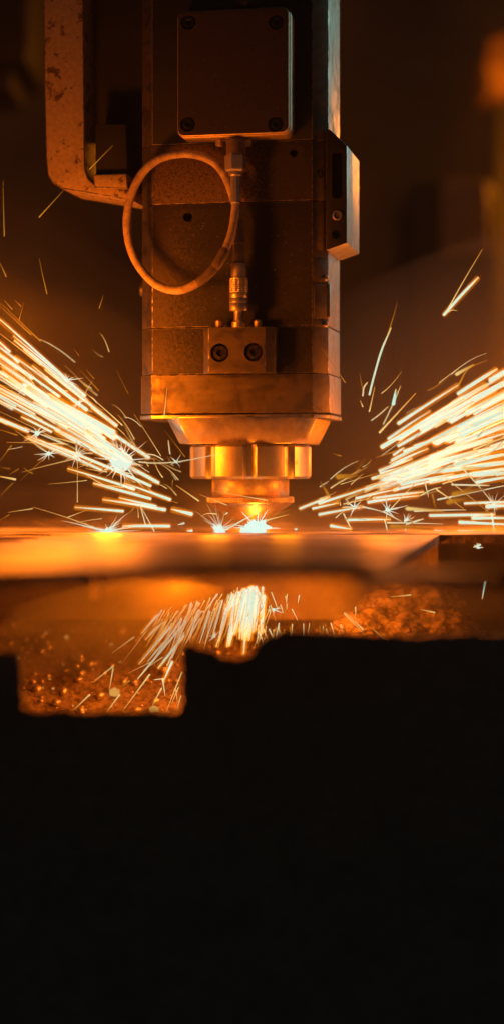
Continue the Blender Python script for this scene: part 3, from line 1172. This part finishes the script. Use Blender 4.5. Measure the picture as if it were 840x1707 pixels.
def finish_sparks(limit):
    def size(t):
        a, b = to_px(t[0][0]), to_px(t[0][-1])
        return math.hypot(a[0] - b[0], a[1] - b[1]) * (t[1] + 1)
    MANY.sort(key=size, reverse=True)
    rest = {}
    made = []
    for i, (pts, w, mat, group) in enumerate(MANY):
        if i >= limit:
            rest.setdefault(group, []).append((pts, w, mat))
            continue
        a, b = to_px(pts[0]), to_px(pts[-1])
        ln = math.hypot(a[0] - b[0], a[1] - b[1])
        mx, my = (a[0] + b[0]) / 2, (a[1] + b[1]) / 2
        lw = 'short' if ln < 35 else 'middling' if ln < 75 else 'long' if ln < 120 else 'very long'
        tw = 'fine' if w < 2 else 'thin' if w < 3.5 else 'slim' if w < 5 else 'thick' if w < 8 else 'broad'
        cw = {'hot': 'white', 'warm': 'yellow', 'dull': 'orange'}[mat]
        if group.startswith('fan'):
            an = math.degrees(math.atan2(886 - my, abs(mx - 415)))
            d_ = math.hypot(mx - 415, my - 886)
            zone = ('lowest' if an < 12 else 'lower' if an < 19 else 'middle' if an < 25 else 'upper middle' if an < 31 else 'upper' if an < 37 else 'topmost')
            far = 'near nozzle' if d_ < 230 else 'halfway out' if d_ < 330 else 'far out' if d_ < 410 else 'outermost'
            lab = f'{lw} {tw} {cw} spark, {zone} band of {FANS[group]}, {far}'
        elif group.startswith('sparks'):
            side = ('in white core' if 392 < mx < 436 else 'by core' if 340 < mx < 393 else 'over notch' if mx < 341 else 'by slag')
            hgt = 'high' if my < 1015 else 'midway down' if my < 1050 else 'low' if my < 1100 else 'lowest'
            lab = f'{lw} {tw} {cw} spark {hgt} in rain under sheet, {side}'
        else:
            side = 'under the bracket fan' if mx < 420 else 'between nozzle and cut-out' if mx < 640 else 'by the cut-out'
            hgt = 'touching the sheet' if my > 878 else 'just above the sheet' if my > 860 else 'clear of the sheet'
            lab = f'{lw} {tw} {cw} stray spark {hgt}, {side}'
        made.append((lab, my, pts, w, mat, group))
    byl = {}
    for t in made:
        byl.setdefault((t[0], t[5]), []).append(t)
    words_ = ['highest', 'second highest', 'third highest', 'fourth highest', 'fifth highest', 'sixth highest', 'seventh highest']
    for (lab, group), ts in byl.items():
        ts.sort(key=lambda t: t[1])
        for k, t in enumerate(ts):
            l2 = lab
            if len(ts) == 2:
                l2 = lab + (', upper of two' if k == 0 else ', lower of two')
            elif 2 < len(ts) < 7:
                l2 = lab + ', ' + ('lowest' if k == len(ts) - 1 else words_[min(k, 6)])
            spark_now(t[2], t[3], t[4], l2, group)
    for group, rows in rest.items():
        bm = bmesh.new()
        lay = bm.verts.layers.float.new('spark_temp')
        mi = []
        for pts, w, mat in rows:
            f0 = len(bm.faces)
            spark_bm(bm, lay, pts, w, mat)
            bm.faces.ensure_lookup_table()
            for f in bm.faces[f0:]:
                f.material_index = ('hot', 'warm', 'dull').index(mat)
        o = link('fine_spark_mass', mesh_from_bm('fine_spark_mass', bm, 60), ['hot', 'warm', 'dull'])
        tag(o, 'mass of the finest spark threads in the ' + FANS[group], 'sparks', None, 'stuff')


LF = ('glowing spark streak in the dense fan flying out below the worn bracket', 'fan of sparks below the worn bracket')
RF = ('glowing spark streak in the dense fan flying out below the side module', 'fan of sparks below the side module')
UF = ('glowing spark streak raining down beneath the steel sheet', 'sparks falling beneath the sheet')
FX = ('short stray spark streak skipping low over the sheet', 'stray sparks low over the sheet')


def Z(ox, oy, s):
    return lambda x, y: (ox + x / s, oy + y / s)


def run(zf, rows, lab, glow, Yc=20, Ys=30):
    for row in rows:
        x0, y0, x1, y1, w = row[:5]
        mat = {'h': 'hot', 'y': 'warm', 'o': 'dull'}[row[5] if len(row) > 5 else 'h']
        Yo = row[6] if len(row) > 6 else rs.uniform(-Ys, Ys) + Yc
        a, b = zf(x0, y0), zf(x1, y1)
        ln = math.hypot(a[0] - b[0], a[1] - b[1])
        dY = rs.uniform(-0.12, 0.12) * ln * PX
        # tail is the end farther from the cut
        if math.hypot(a[0] - 420, a[1] - 880) < math.hypot(b[0] - 420, b[1] - 880):
            a, b = b, a
        spark(streak_pts(a, b, Yo - dY, Yo + dY, rs.uniform(0, 0.008) * ln * PX), w, mat, lab[0], lab[1],
              glow if mat == 'hot' else None)


# fan below the bracket
run(Z(0, 500, 3.818), [
    (-60, 70, 420, 500, 4.5), (90, 230, 545, 610, 4.5), (290, 445, 745, 800, 4.5), (-40, 230, 65, 330, 4), (-30, 190, 260, 415, 2, 'y'),
    (-20, 20, 200, 222, 2.4, 'o'), (-20, -4, 260, 262, 2.2, 'o'), (30, 0, 80, 60, 1.6, 'o'), (95, 0, 135, 40, 1.8, 'o'),
    (155, 15, 122, 135, 1.4, 'o'), (-60, 300, 380, 615, 4.5), (100, 365, 555, 700, 6), (-40, 270, 120, 395, 5), (-60, 310, 210, 500, 5),
    (-60, 360, 570, 800, 6), (20, 455, 420, 760, 7), (-50, 450, 330, 700, 6), (-60, 530, 520, 840, 8), (-60, 550, 430, 810, 5),
    (-50, 615, 380, 830, 5), (140, 745, 330, 840, 4), (-40, 740, 180, 835, 5), (330, 620, 720, 850, 13), (180, 560, 540, 800, 10),
    (210, 420, 500, 660, 5), (60, 500, 480, 770, 8), (240, 600, 640, 850, 10), (-60, 420, 200, 590, 5), (300, 690, 600, 860, 9),
    (590, 515, 515, 645, 1.6, 'y'), (510, 445, 630, 577, 1.4, 'o'), (550, 445, 600, 500, 1.4, 'o'), (475, 315, 505, 355, 1.2, 'o'),
], LF, 'bracket')
run(Z(100, 680, 3.5), [
    (185, 0, 330, 105, 4.5), (100, 20, 520, 290, 6), (-20, 50, 380, 310, 11), (-20, 130, 310, 300, 9), (-40, 215, 530, 455, 5),
    (50, 355, 435, 475, 5), (200, 440, 530, 530, 5), (380, 440, 645, 535, 5), (255, 535, 615, 595, 5.5), (350, 525, 560, 575, 5),
    (380, 330, 575, 437, 6), (60, 0, 320, 180, 8), (-30, 0, 300, 220, 6), (0, 100, 330, 290, 5), (160, 130, 400, 300, 7), (40, 60, 260, 180, 7),
], LF, 'bracket')
run(Z(0, 700, 4.94), [
    (-60, -25, 235, 95, 4.5), (-30, 70, 145, 125, 2, 'o'), (235, 135, 620, 285, 4), (315, 110, 620, 190, 2.5, 'y'), (-20, 462, 130, 490, 4, 'y', -20),
    (0, 345, 100, 210, 1.6, 'o'), (60, 185, 560, 200, 1.5, 'y'), (130, 90, 400, 270, 2, 'y'), (200, 60, 520, 195, 3), (-10, 640, 110, 520, 1.2, 'o', 60),
    (80, 450, 155, 405, 1.4, 'o'), (180, 430, 620, 320, 1.6, 'y'), (170, 500, 405, 280, 1.2, 'o'), (640, 300, 640, 680, 1.3, 'y'),
    (0, 390, 85, 402, 1.3, 'o', 60), (640, 395, 760, 350, 1.5, 'y'),
], LF, 'bracket')
# random fill of the same fan, radiating from the cut
for i in range(28):
    an = math.radians(rs.gauss(33, 5.5))
    r0 = rs.uniform(240, 470)
    ln = rs.uniform(40, 170)
    a = (408 - math.cos(an) * (r0 + ln), 886 - math.sin(an) * (r0 + ln))
    b = (408 - math.cos(an) * r0, 886 - math.sin(an) * r0)
    hot = rs.random() < 0.62
    Yo = rs.gauss(25, 40)
    spark(streak_pts(a, b, Yo * 1.2, Yo, 0.5), rs.uniform(2.5, 5.5) if hot else rs.uniform(1.2, 2.5), 'hot' if hot else 'warm', LF[0], LF[1],
          'bracket' if hot else None)

# fan below the side module
run(Z(620, 600, 3.818), [
    (165, 405, 545, 160, 5.5), (545, 215, 790, 60, 6), (60, 555, 580, 250, 7), (170, 500, 720, 160, 9), (310, 440, 900, 100, 9),
    (750, 130, 920, 20, 8), (165, 548, 470, 375, 5), (480, 390, 640, 280, 4.5), (200, 580, 440, 490, 4), (135, 605, 200, 560, 4),
    (270, 550, 560, 455, 5), (500, 395, 900, 170, 6), (400, 520, 900, 262, 15), (480, 500, 900, 325, 17), (540, 530, 900, 405, 12),
    (125, 640, 540, 430, 5.5), (45, 705, 250, 630, 4.5), (50, 720, 300, 660, 4), (0, 755, 310, 660, 5), (330, 635, 760, 510, 6),
    (360, 660, 900, 525, 6), (350, 690, 740, 580, 7), (530, 665, 900, 590, 10), (90, 764, 230, 720, 5), (220, 740, 560, 690, 6),
    (640, 730, 900, 710, 9), (575, 690, 755, 685, 6, 'y', -60), (600, 340, 920, 170, 9), (640, 420, 920, 300, 12), (700, 300, 920, 190, 8), (560, 470, 900, 340, 10), (640, 250, 920, 110, 9),
    (430, 600, 900, 450, 6), (600, 620, 920, 530, 8),
], RF, 'module')
run(Z(480, 760, 2.333), [
    (45, 205, 160, 160, 4), (120, 185, 370, 105, 4.5), (95, 205, 195, 183, 4), (120, 228, 290, 198, 4.5), (290, 198, 370, 217, 3),
    (265, 165, 420, 130, 4.5), (410, 133, 690, 70, 4.5), (310, 180, 505, 155, 5), (330, 165, 525, 140, 4), (375, 95, 460, 72, 6),
    (635, 112, 780, 115, 3), (580, 170, 900, 103, 3), (670, 40, 790, 175, 2.6), (610, 85, 780, 220, 1.8, 'y'), (685, 185, 900, 178, 4),
    (770, 198, 900, 193, 6), (730, 103, 900, 75, 6), (715, 70, 900, 62, 7), (460, 78, 900, 15, 6), (530, 100, 545, 160, 2.5),
    (575, 130, 680, 205, 3, 'y'), (515, 85, 390, 215, 2.4, 'y'), (245, 110, 290, 70, 1.6, 'y'), (165, 125, 280, 52, 2.4, 'y'),
    (550, 100, 900, 40, 7), (600, 60, 900, 20, 6), (440, 110, 640, 70, 6), (390, 90, 620, 20, 7), (300, 130, 520, 60, 5),
], RF, 'module')
for i in range(40):
    an = math.radians(rs.gauss(22, 6))
    r0 = rs.uniform(210, 470)
    ln = rs.uniform(40, 160)
    a = (418 + math.cos(an) * (r0 + ln), 884 - math.sin(an) * (r0 + ln))
    b = (418 + math.cos(an) * r0, 884 - math.sin(an) * r0)
    hot = rs.random() < 0.55
    Yo = rs.gauss(10, 55)
    spark(streak_pts(a, b, Yo * 1.2, Yo, 0.5), rs.uniform(3, 6) if hot else rs.uniform(1.4, 3.5), 'hot' if hot else 'warm', RF[0], RF[1],
          'module' if hot else None)

# fine curved threads in both fans
for i in range(130):
    left = i % 2 == 0
    an = math.radians(rs.gauss(32, 9) if left else rs.gauss(20, 10))
    r0 = rs.uniform(120, 440)
    ln = rs.uniform(12, 70)
    sg = -1 if left else 1
    turn = rs.gauss(0, 0.25)
    cx_, cy_ = (410 if left else 418), 886
    b = (cx_ + sg * math.cos(an) * r0, cy_ - math.sin(an) * r0)
    a = (b[0] + sg * math.cos(an + turn) * ln, b[1] - math.sin(an + turn) * ln)
    if b[1] > 880 or a[1] > 882:
        continue
    Yo = rs.gauss(20, 45)
    gp = LF if left else RF
    spark(streak_pts(a, b, Yo + rs.uniform(-15, 15), Yo, rs.uniform(-1.5, 2.0)), rs.uniform(0.8, 2.2), rs.choice(('warm', 'warm', 'dull', 'hot')), gp[0], gp[1])

# stray sparks low over the sheet
SX = 'skipping'
run(Z(480, 760, 2.333), [
    (235, 248, 395, 247, 5), (165, 272, 245, 285, 5), (185, 240, 215, 215, 2), (215, 225, 245, 285, 2.6), (375, 250, 385, 290, 2.6),
    (385, 260, 600, 265, 2.6), (455, 290, 460, 265, 2.4), (460, 265, 525, 245, 3), (490, 215, 690, 210, 3), (550, 232, 800, 228, 5),
    (715, 242, 900, 243, 6), (665, 258, 900, 270, 6), (570, 290, 630, 295, 3), (660, 293, 775, 295, 4), (790, 225, 800, 292, 4),
    (370, 217, 440, 255, 3), (230, 190, 255, 170, 2, 'y'), (200, 170, 203, 192, 2, 'y'), (460, 205, 600, 215, 6, 'y', -70), (400, 275, 560, 285, 6, 'o', -80),
    (640, 150, 760, 130, 8, 'o', -90), (620, 180, 700, 165, 8, 'o', -100), (560, 150, 575, 215, 3, 'o', -60), (470, 240, 490, 275, 3, 'o', -50),
], FX, 'module', 20, 22)
run(Z(100, 680, 3.5), [
    (90, 580, 370, 603, 4.5), (370, 690, 640, 690, 5), (690, 682, 725, 673, 3.5), (745, 718, 770, 718, 5),
    (470, 570, 560, 735, 2.4), (470, 570, 500, 680, 2), (400, 625, 430, 585, 2.4, 'o', -40), (455, 575, 460, 640, 1.5, 'y'),
], FX, 'bracket', 20, 16)
for row, lab in (
        ((655, 592, 770, 620, 6.5), 'short thick spark streak just short of the nozzle collar'),
        ((680, 452, 810, 542, 2.8, 'y'), 'thin slanting spark beside the nozzle neck on the cable side'),
        ((435, 37, 590, 280, 1.4, 'y'), 'fine thread of spark below the corner of the housing foot'),
        ((615, 135, 730, 285, 1.3, 'o'), 'faint thread of spark beside the tapered adapter')):
    run(Z(100, 680, 3.5), [row], (lab, 'single sparks'), 'bracket', 10, 8)


def one(pts, w, mat, label, Y=15, Y1=None, glow=None, n=6, group='single sparks'):
    q = spline([P(x, y, Y + ((Y1 if Y1 is not None else Y) - Y) * i / (len(pts) - 1)) for i, (x, y) in enumerate(pts)], n)
    return spark(q, w, mat, label, group, glow)


one([(232, 770), (258, 772), (294, 770), (340, 762), (375, 754)][::-1], 2.2, 'hot', 'long curved spark passing in front of the collar nut', -20, -34)
one([(803, 416), (771, 470), (742, 522)], 2.6, 'warm', 'thin upper prong of the forked spark high beside the side module', 10)
one([(796, 463), (768, 492), (739, 525)], 4.6, 'hot', 'thick lower prong of the forked spark high beside the side module', 10, None, 'module')
one([(761, 518), (752, 517), (739, 524)], 2.6, 'warm', 'hooked end of the forked spark high beside the side module', 10)
one([(651, 547), (635, 585), (622, 630), (615, 658)], 3.6, 'hot', 'long upright curved spark between the housing and the forked spark', 15, None, 'module')
one([(662, 503), (655, 528), (646, 556)], 1.8, 'dull', 'dull thin tail above the upright curved spark', 15)
one([(624, 645), (619, 668), (615, 686)], 2.6, 'warm', 'stub below the upright curved spark', 15)
one([(612, 637), (606, 646), (604, 660)], 2.6, 'hot', 'tiny hooked spark beside the upright curved spark', 18)
one([(599, 622), (602, 640), (606, 656)], 1.8, 'dull', 'faint short spark leaning on the tiny hooked spark', 18)
one([(600, 668), (604, 678)], 2.4, 'warm', 'speck of spark under the tiny hooked spark', 18)
one([(659, 650), (655, 674)], 6.0, 'hot', 'short upright capsule of spark above the fan by the side module', -30, None, None)
one([(692, 656), (632, 721)], 4.0, 'warm', 'yellow slanting spark just above the fan by the side module', 18)
one([(788, 608), (760, 624)], 6.0, 'warm', 'blurred yellow spark along the upper rim of the fan', -45)
one([(812, 600), (780, 615), (764, 641)], 3.4, 'dull', 'dull orange spark crossing the upper rim of the fan', 20)
one([(626, 763), (659, 752)], 2.6, 'dull', 'dull spark below the first long streak of the fan', 30)
one([(536, 580), (575, 638)], 1.4, 'dull', 'fine spark thread crossing the housing corner strip', -15)
one([(594, 792), (562, 795)], 9.0, 'dull', 'fat blurred orange spark between the collar and the fan', -70)
one([(534, 803), (546, 824)], 4.0, 'dull', 'dim blurred spark beside the knurled ring', -60)
one([(554, 756), (568, 760)], 2.0, 'dull', 'small dim spark beside the collar nut', 20)
one([(66, 430), (72, 460), (79, 490)], 1.8, 'dull', 'lone thin spark below the worn bracket', 20)
one([(-2, 432), (11, 461)], 2.2, 'dull', 'short dull spark at the picture edge below the bracket', 20)
one([(173, 492), (166, 514)], 1.6, 'dull', 'tiny dull spark beside the cable loop', 20)
one([(6, 300), (6.5, 345), (8, 394)], 1.6, 'dull', 'long faint vertical spark thread by the bracket', 40)
one([(106, 318), (66, 362)], 2.4, 'dull', 'dull straight spark under the bend of the bracket', 5)
one([(188, 243), (150, 282)], 1.8, 'dull', 'dull spark thread across the bracket pad', -12)
one([(279, 645), (274, 696)], 1.6, 'warm', 'fine upright spark thread in front of the housing foot', -16)
one([(14, 854), (55, 848)], 1.6, 'warm', 'thin flat spark low over the far bed', 25)
one([(55, 845), (110, 862), (165, 882)], 1.8, 'warm', 'long thin spark falling towards the burst on the sheet', 18)
one([(0, 868), (16, 858)], 1.4, 'dull', 'faint short spark low over the slots', 25)
one([(146, 850), (112, 863)], 1.6, 'warm', 'thin spark rising from the falling thread', 20)
one([(428, 854), (377, 883)], 3.2, 'hot', 'straight spark leaping up from the small melt beside the cut', 2)
one([(433, 840), (420, 860)], 2.0, 'warm', 'short thin spark in front of the nozzle cone', 0)
one([(480, 858), (440, 868)], 3.0, 'warm', 'short yellow spark leaving the cut towards the side module', 8)
one([(484, 849), (456, 859)], 1.6, 'dull', 'faint spark above the yellow spark at the cut', 10)
one([(333, 824), (378, 842)], 1.6, 'warm', 'thin spark in front of the knurled ring', -6)
one([(354, 818), (445, 834)], 1.6, 'warm', 'long thin spark across the nozzle neck', -4)
one([(335, 861), (346, 856), (361, 857)], 2.2, 'warm', 'small arched spark above the small melt', 4)
one([(375, 858), (379, 855)], 3.0, 'hot', 'tiny bright spark above the small melt', 4)
one([(491, 882), (494, 882.5)], 4.0, 'hot', 'round bright bead of spark on the sheet beside the cut', 10)
one([(287, 820), (288, 800)], 1.2, 'dull', 'tiny forked thread beside the nozzle neck', 10)
one([(789, 912), (800, 908)], 3.5, 'hot', 'bright spark in the mouth of the cut-out', -10)
one([(803, 998), (808, 970)], 3.6, 'hot', 'lone slanting spark beneath the sheet beside the support slat', -20)

# sparks falling under the sheet
for i in range(46):
    x = rs.gauss(418, 9)
    y0 = 978 + rs.uniform(0, 16)
    y1 = y0 + rs.uniform(40, 105) * (1 - min(abs(x - 410) / 70, 0.7))
    lean = (x - 428) * 0.3 + rs.uniform(-4, 4) - 7
    spark(streak_pts((x + lean, y1), (x, y0), rs.uniform(0, 50), rs.uniform(15, 40)), rs.uniform(3.9, 8), 'hot', UF[0], UF[1], 'under')
for i in range(120):
    t = rs.random() ** 1.1
    x = 408 - 150 * t + rs.uniform(-14, 14)
    y0 = 986 + 44 * t + rs.uniform(-8, 26)
    ln = rs.uniform(16, 70)
    an = math.radians(80 - 26 * t + rs.uniform(-9, 9))
    hot = rs.random() < 0.22
    spark(streak_pts((x - math.cos(an) * ln, y0 + math.sin(an) * ln), (x, y0), rs.uniform(0, 40), rs.uniform(10, 40)), rs.uniform(2, 4) if hot else rs.uniform(1.0, 2.8),
          'hot' if hot else 'warm', UF[0], UF[1], 'under' if hot and i % 2 else None)
for i in range(70):
    x = 428 + rs.random() ** 1.4 * 150
    up_ = rs.random() < 0.45
    y0 = (985 + rs.uniform(0, 30) + (x - 430) * 0.08) if up_ else 1038 + rs.uniform(0, 12)
    ln = rs.uniform(8, 32)
    an = math.radians(rs.uniform(60, 118))
    if up_ and x > 500:
        continue
    spark(streak_pts((x + math.cos(an) * ln, y0 + math.sin(an) * ln), (x, y0), 10, 14), rs.uniform(1.2, 2.6), rs.choice(('warm', 'warm', 'dull', 'hot')), UF[0], UF[1])
run(Z(200, 960, 2.8), [
    (90, 410, 235, 240, 4), (85, 480, 310, 210, 3.4), (180, 430, 300, 280, 4), (205, 490, 245, 400, 4), (200, 480, 212, 560, 2.6), (160, 485, 205, 480, 1.8),
    (130, 260, 240, 185, 4, 'o', -30), (15, 630, 140, 460, 3, 'y'), (150, 610, 195, 525, 2.8, 'y'), (-10, 530, 45, 490, 2.6, 'o'),
    (215, 640, 290, 450, 2.6, 'y'), (265, 630, 285, 560, 2, 'y'), (240, 600, 275, 520, 2, 'y'), (270, 600, 262, 530, 1.6, 'y'), (400, 165, 455, 85, 3), (340, 175, 400, 165, 2.6),
    (290, 195, 340, 175, 2.2, 'y'), (330, 170, 370, 125, 2.6, 'y'), (440, 150, 478, 85, 2, 'y'), (450, 330, 525, 85, 4), (500, 330, 540, 90, 4),
    (130, 400, 260, 250, 3), (110, 440, 200, 380, 2, 'y'), (150, 400, 290, 200, 3), (220, 420, 280, 300, 3), (40, 455, 150, 400, 1.6, 'y'), (260, 400, 345, 250, 1.6, 'y'),
    (230, 400, 300, 265, 2.4), (190, 360, 240, 270, 2.4, 'y'), (280, 350, 330, 240, 2, 'y'),
], UF, 'under', 8, 16)
for pts_, lab in (
        (((176, 1190), (200, 1158)), 'bright spark low in the frame notch over the dross'),
        (((124, 1183), (150, 1158)), 'yellow spark low in the corner of the frame notch'),
        (((183, 1150), (189, 1114)), 'upright spark in the middle of the frame notch'),
        (((156, 1137), (190, 1110)), 'faint slanting spark above the upright one in the notch'),
        (((188, 1088), (224, 1062)), 'thin lone spark high in the frame notch'),
        (((620, 1048), (652, 1074)), 'lone slanting spark in front of the slag heap'),
        (((608, 1058), (573, 1022)), 'yellow spark in front of the low slag clump'),
        (((592, 1032), (592, 1012)), 'small curved spark rising beside the slag heap'),
        (((575, 1020), (605, 1050)), 'second yellow spark in front of the low slag clump'),
        (((650, 995), (684, 992)), 'flat faint spark across the top slag clump'),
        (((700, 1016), (724, 1021)), 'faint spark across the middle of the slag heap')):
    one(list(pts_), 2.6, 'warm', lab, -20)


# star bursts: splitting sparks
def burst(x, y, Y, r, n, label, w=1.3, flat=1.0, core=2.0, mat='hot', key=1, lo=0.35, up_only=False):
    rb = random.Random(key)
    c = P(x, y, Y)
    bm = bmesh.new()
    lay = bm.verts.layers.float.new('spark_temp')
    bmesh.ops.create_icosphere(bm, subdivisions=2, radius=core)
    for v in bm.verts:
        v.co *= 1 + 0.5 * noise.noise(v.co * 1.3 + Vector((key, 0, 0)))
        v.co.z *= 0.4 + 0.6 * flat
        v[lay] = 1.0
    for i in range(n):
        a = rb.uniform(0, 2 * math.pi)
        if up_only:
            a = rb.uniform(0.03, math.pi - 0.03)
        e = rb.uniform(-0.7, 0.7)
        d = Vector((math.cos(a) * math.cos(e), math.sin(e), math.sin(a) * math.cos(e) * flat))
        ln = r * PX * rb.uniform(lo, 1.0) * (1.0 if rb.random() < 0.75 else 1.5)
        bend = Vector((rb.uniform(-1, 1), rb.uniform(-1, 1), rb.uniform(-1, 0.6))) * ln * 0.08
        pts = [d * core * 0.3, d * ln * 0.4 + bend * 0.6, d * ln * 0.75 + bend, d * ln + bend * 0.6]
        ww = w * PX * 0.5 * rb.uniform(0.6, 1.2)
        add_tube(bm, pts, [ww * 1.5, ww, ww * 0.8, ww * 0.35], 5, [1.0, 0.8, 0.35, 0.0], lay)
    o = link('spark_burst', mesh_from_bm('spark_burst', bm, 60), mat, None, c)
    tag(o, label, 'spark burst', 'star bursts of splitting sparks')
    return o


burst(203, 768, 10, 50, 60, 'largest star burst in the fan below the bracket', 2.2, 0.9, 8.0, 'star', 3)
burst(111, 634, 12, 22, 18, 'star burst on the upper rim of the fan below the bracket', 1.5, 1.0, 1.8, 'star', 4)
burst(42, 643, 15, 20, 14, 'star burst deep in the fan near the picture edge', 1.3, 1.0, 1.5, 'star', 5)
burst(131, 672, 16, 18, 10, 'small star burst under the upper rim burst', 1.2, 1.0, 1.5, 'star', 6)
burst(63, 722, 12, 20, 12, 'small star burst on the lower rim of the bracket fan', 1.4, 1.0, 1.6, 'star', 7)
burst(82, 756, 12, 26, 13, 'lowest star burst of the fan below the bracket', 1.3, 1.0, 1.3, 'star', 8)
burst(128, 758, 12, 30, 16, 'star burst with a long vertical thread below the bracket fan', 1.3, 1.0, 1.7, 'star', 9)
burst(294, 770, -25, 18, 8, 'tiny star burst on the long curved spark', 1.1, 1.0, 0.8, 'star', 10)
burst(180, 886, 12, 58, 30, 'flat spark burst striking the sheet below the bracket fan', 1.7, 0.42, 3.6, 'star', 11, 0.35, True)
burst(590, 846, 15, 24, 9, 'small spark burst low over the sheet below the side module', 1.6, 1.0, 1.2, 'star', 12)
burst(645, 850, 15, 30, 10, 'loose spark burst in the low part of the module fan', 1.6, 1.0, 1.2, 'star', 13)
burst(822, 842, 15, 26, 16, 'fine fuzzy spark burst at the picture edge of the module fan', 1.0, 1.0, 1.0, 'star', 14)
burst(675, 868, 10, 18, 7, 'little spark burst on the sheet below the module fan', 1.6, 1.0, 0.9, 'star', 15, 0.4, True)
burst(796, 913, -12, 16, 6, 'little spark burst in the mouth of the cut-out', 1.8, 0.7, 1.0, 'star', 16)
burst(456, 1016, 14, 18, 10, 'little spark burst among the sparks beneath the sheet', 1.5, 1.0, 1.0, 'star', 17)
burst(357, 1060, 14, 16, 9, 'spark burst in the middle of the rain beneath the sheet', 1.6, 1.0, 1.2, 'star', 18)


# the melt itself
def melt(x, y, Y, rx, rz, n, label, key, spikes=True):
    rb = random.Random(key)
    c = P(x, y, Y)
    bm = bmesh.new()
    bmesh.ops.create_icosphere(bm, subdivisions=4, radius=1.0)
    for v in bm.verts:
        d = v.co.normalized()
        k = 0.75 + 0.75 * max(0, noise.noise(d * 2.6 + Vector((key, 2, 0)))) + 0.25 * noise.noise(d * 7 + Vector((0, key, 0)))
        v.co = Vector((d.x * rx * k, d.y * rx * k * 0.8, d.z * rz * k))
    for i in range(n):
        a = rb.uniform(0, 2 * math.pi)
        d = Vector((math.cos(a), rb.uniform(-0.4, 0.2), math.sin(a))).normalized()
        ln = rx * rb.uniform(1.2, 2.1)
        add_tube(bm, [d * 0.3 * rx, d * ln * 0.6, d * ln], [0.5, 0.35, 0.08], 5)
    o = link('melt_glare', mesh_from_bm('melt_glare', bm, 60), 'core', None, c)
    return tag(o, label, 'molten metal', 'molten metal on the sheet')


melt(428, 880, 0, 8.0, 5.4, 10, 'blinding white melt right under the nozzle tip', 21)
melt(408, 884, 2, 3.2, 2.4, 6, 'small bright melt just beside the blinding one', 22)
melt(366, 884, 2, 3.6, 3.6, 7, 'small white melt on the sheet under the edge of the nozzle cone', 23)
burst(367, 882, 1, 40, 16, 'fine spark burst rising from the small white melt', 0.9, 0.9, 1.0, 'star', 24, 0.4, True)
burst(432, 876, 2, 34, 14, 'spark burst rising from the blinding melt under the nozzle', 1.2, 0.7, 1.0, 'star', 25, 0.4)

finish_sparks(235)

GLAB = {'bracket': 'fan of sparks below the worn bracket', 'module': 'fan of sparks below the side module', 'under': 'sparks beneath the sheet'}
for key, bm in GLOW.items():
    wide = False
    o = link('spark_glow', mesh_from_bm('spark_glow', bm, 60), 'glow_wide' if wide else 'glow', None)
    tag(o, ('wide warm bloom added around the ' if wide else 'tight orange bloom added around the ') + GLAB[key.replace('_wide', '')], 'glow', None, 'stuff')

# ------------------------------------------------------------------ smoky air
def smoke(c, r, axis_tilt, density, label):
    m, nt, out = new_mat('drifting smoke')
    pv = nt.nodes.new('ShaderNodeVolumePrincipled')
    pv.inputs['Color'].default_value = (0.92, 0.9, 0.88, 1)
    pv.inputs['Density'].default_value = density
    L(nt, pv.outputs[0], out.inputs['Volume'])
    bm = bmesh.new()
    bmesh.ops.create_icosphere(bm, subdivisions=4, radius=1.0)
    for v in bm.verts:
        d = v.co.normalized()
        k = 1 + 0.22 * noise.fractal(d * 1.6 + Vector((c[0] * 0.1, 0, r[0])), 1, 2, 3)
        v.co = Vector((d.x * r[0] * k, d.y * r[1] * k, d.z * r[2] * k))
    bmesh.ops.rotate(bm, verts=bm.verts, matrix=Matrix.Rotation(axis_tilt, 3, 'Y'))
    o = link('smoke', mesh_from_bm('smoke', bm, 60), m, None, c)
    tag(o, label, 'smoke', None, 'stuff')


smoke(P(20, 640, 30), (230, 130, 110), math.radians(33), 0.22, 'outer smoke lit orange around the fan below the worn bracket')
smoke(P(820, 690, 30), (230, 130, 120), math.radians(-26), 0.42, 'outer smoke lit orange around the fan below the side module')
smoke(P(190, 1045, -170), (75, 130, 24), math.radians(-8), 4.0, 'smoke glowing orange under the sheet on the bracket side')
smoke(P(650, 1010, -160), (110, 110, 20), math.radians(3), 0.7, 'smoke glowing orange under the sheet by the slag heap')
smoke(P(420, 880, 60), (150, 70, 18), 0, 0.8, 'low smoke lit orange over the cut on the sheet')
m, nt, out = new_mat('thin smoke')
pv = nt.nodes.new('ShaderNodeVolumePrincipled')
pv.inputs['Color'].default_value = (0.9, 0.86, 0.8, 1)
pv.inputs['Density'].default_value = 0.016
pv.inputs['Anisotropy'].default_value = 0.1
L(nt, pv.outputs[0], out.inputs['Volume'])
hz_o = link('haze', mesh_from_bm('haze', bm_box(-2300, 2300, -1600, 2420, -1760, 2000, 0), 0), m)
tag(hz_o, 'thin smoke hanging in the air of the whole hall', 'haze', kind='stuff')
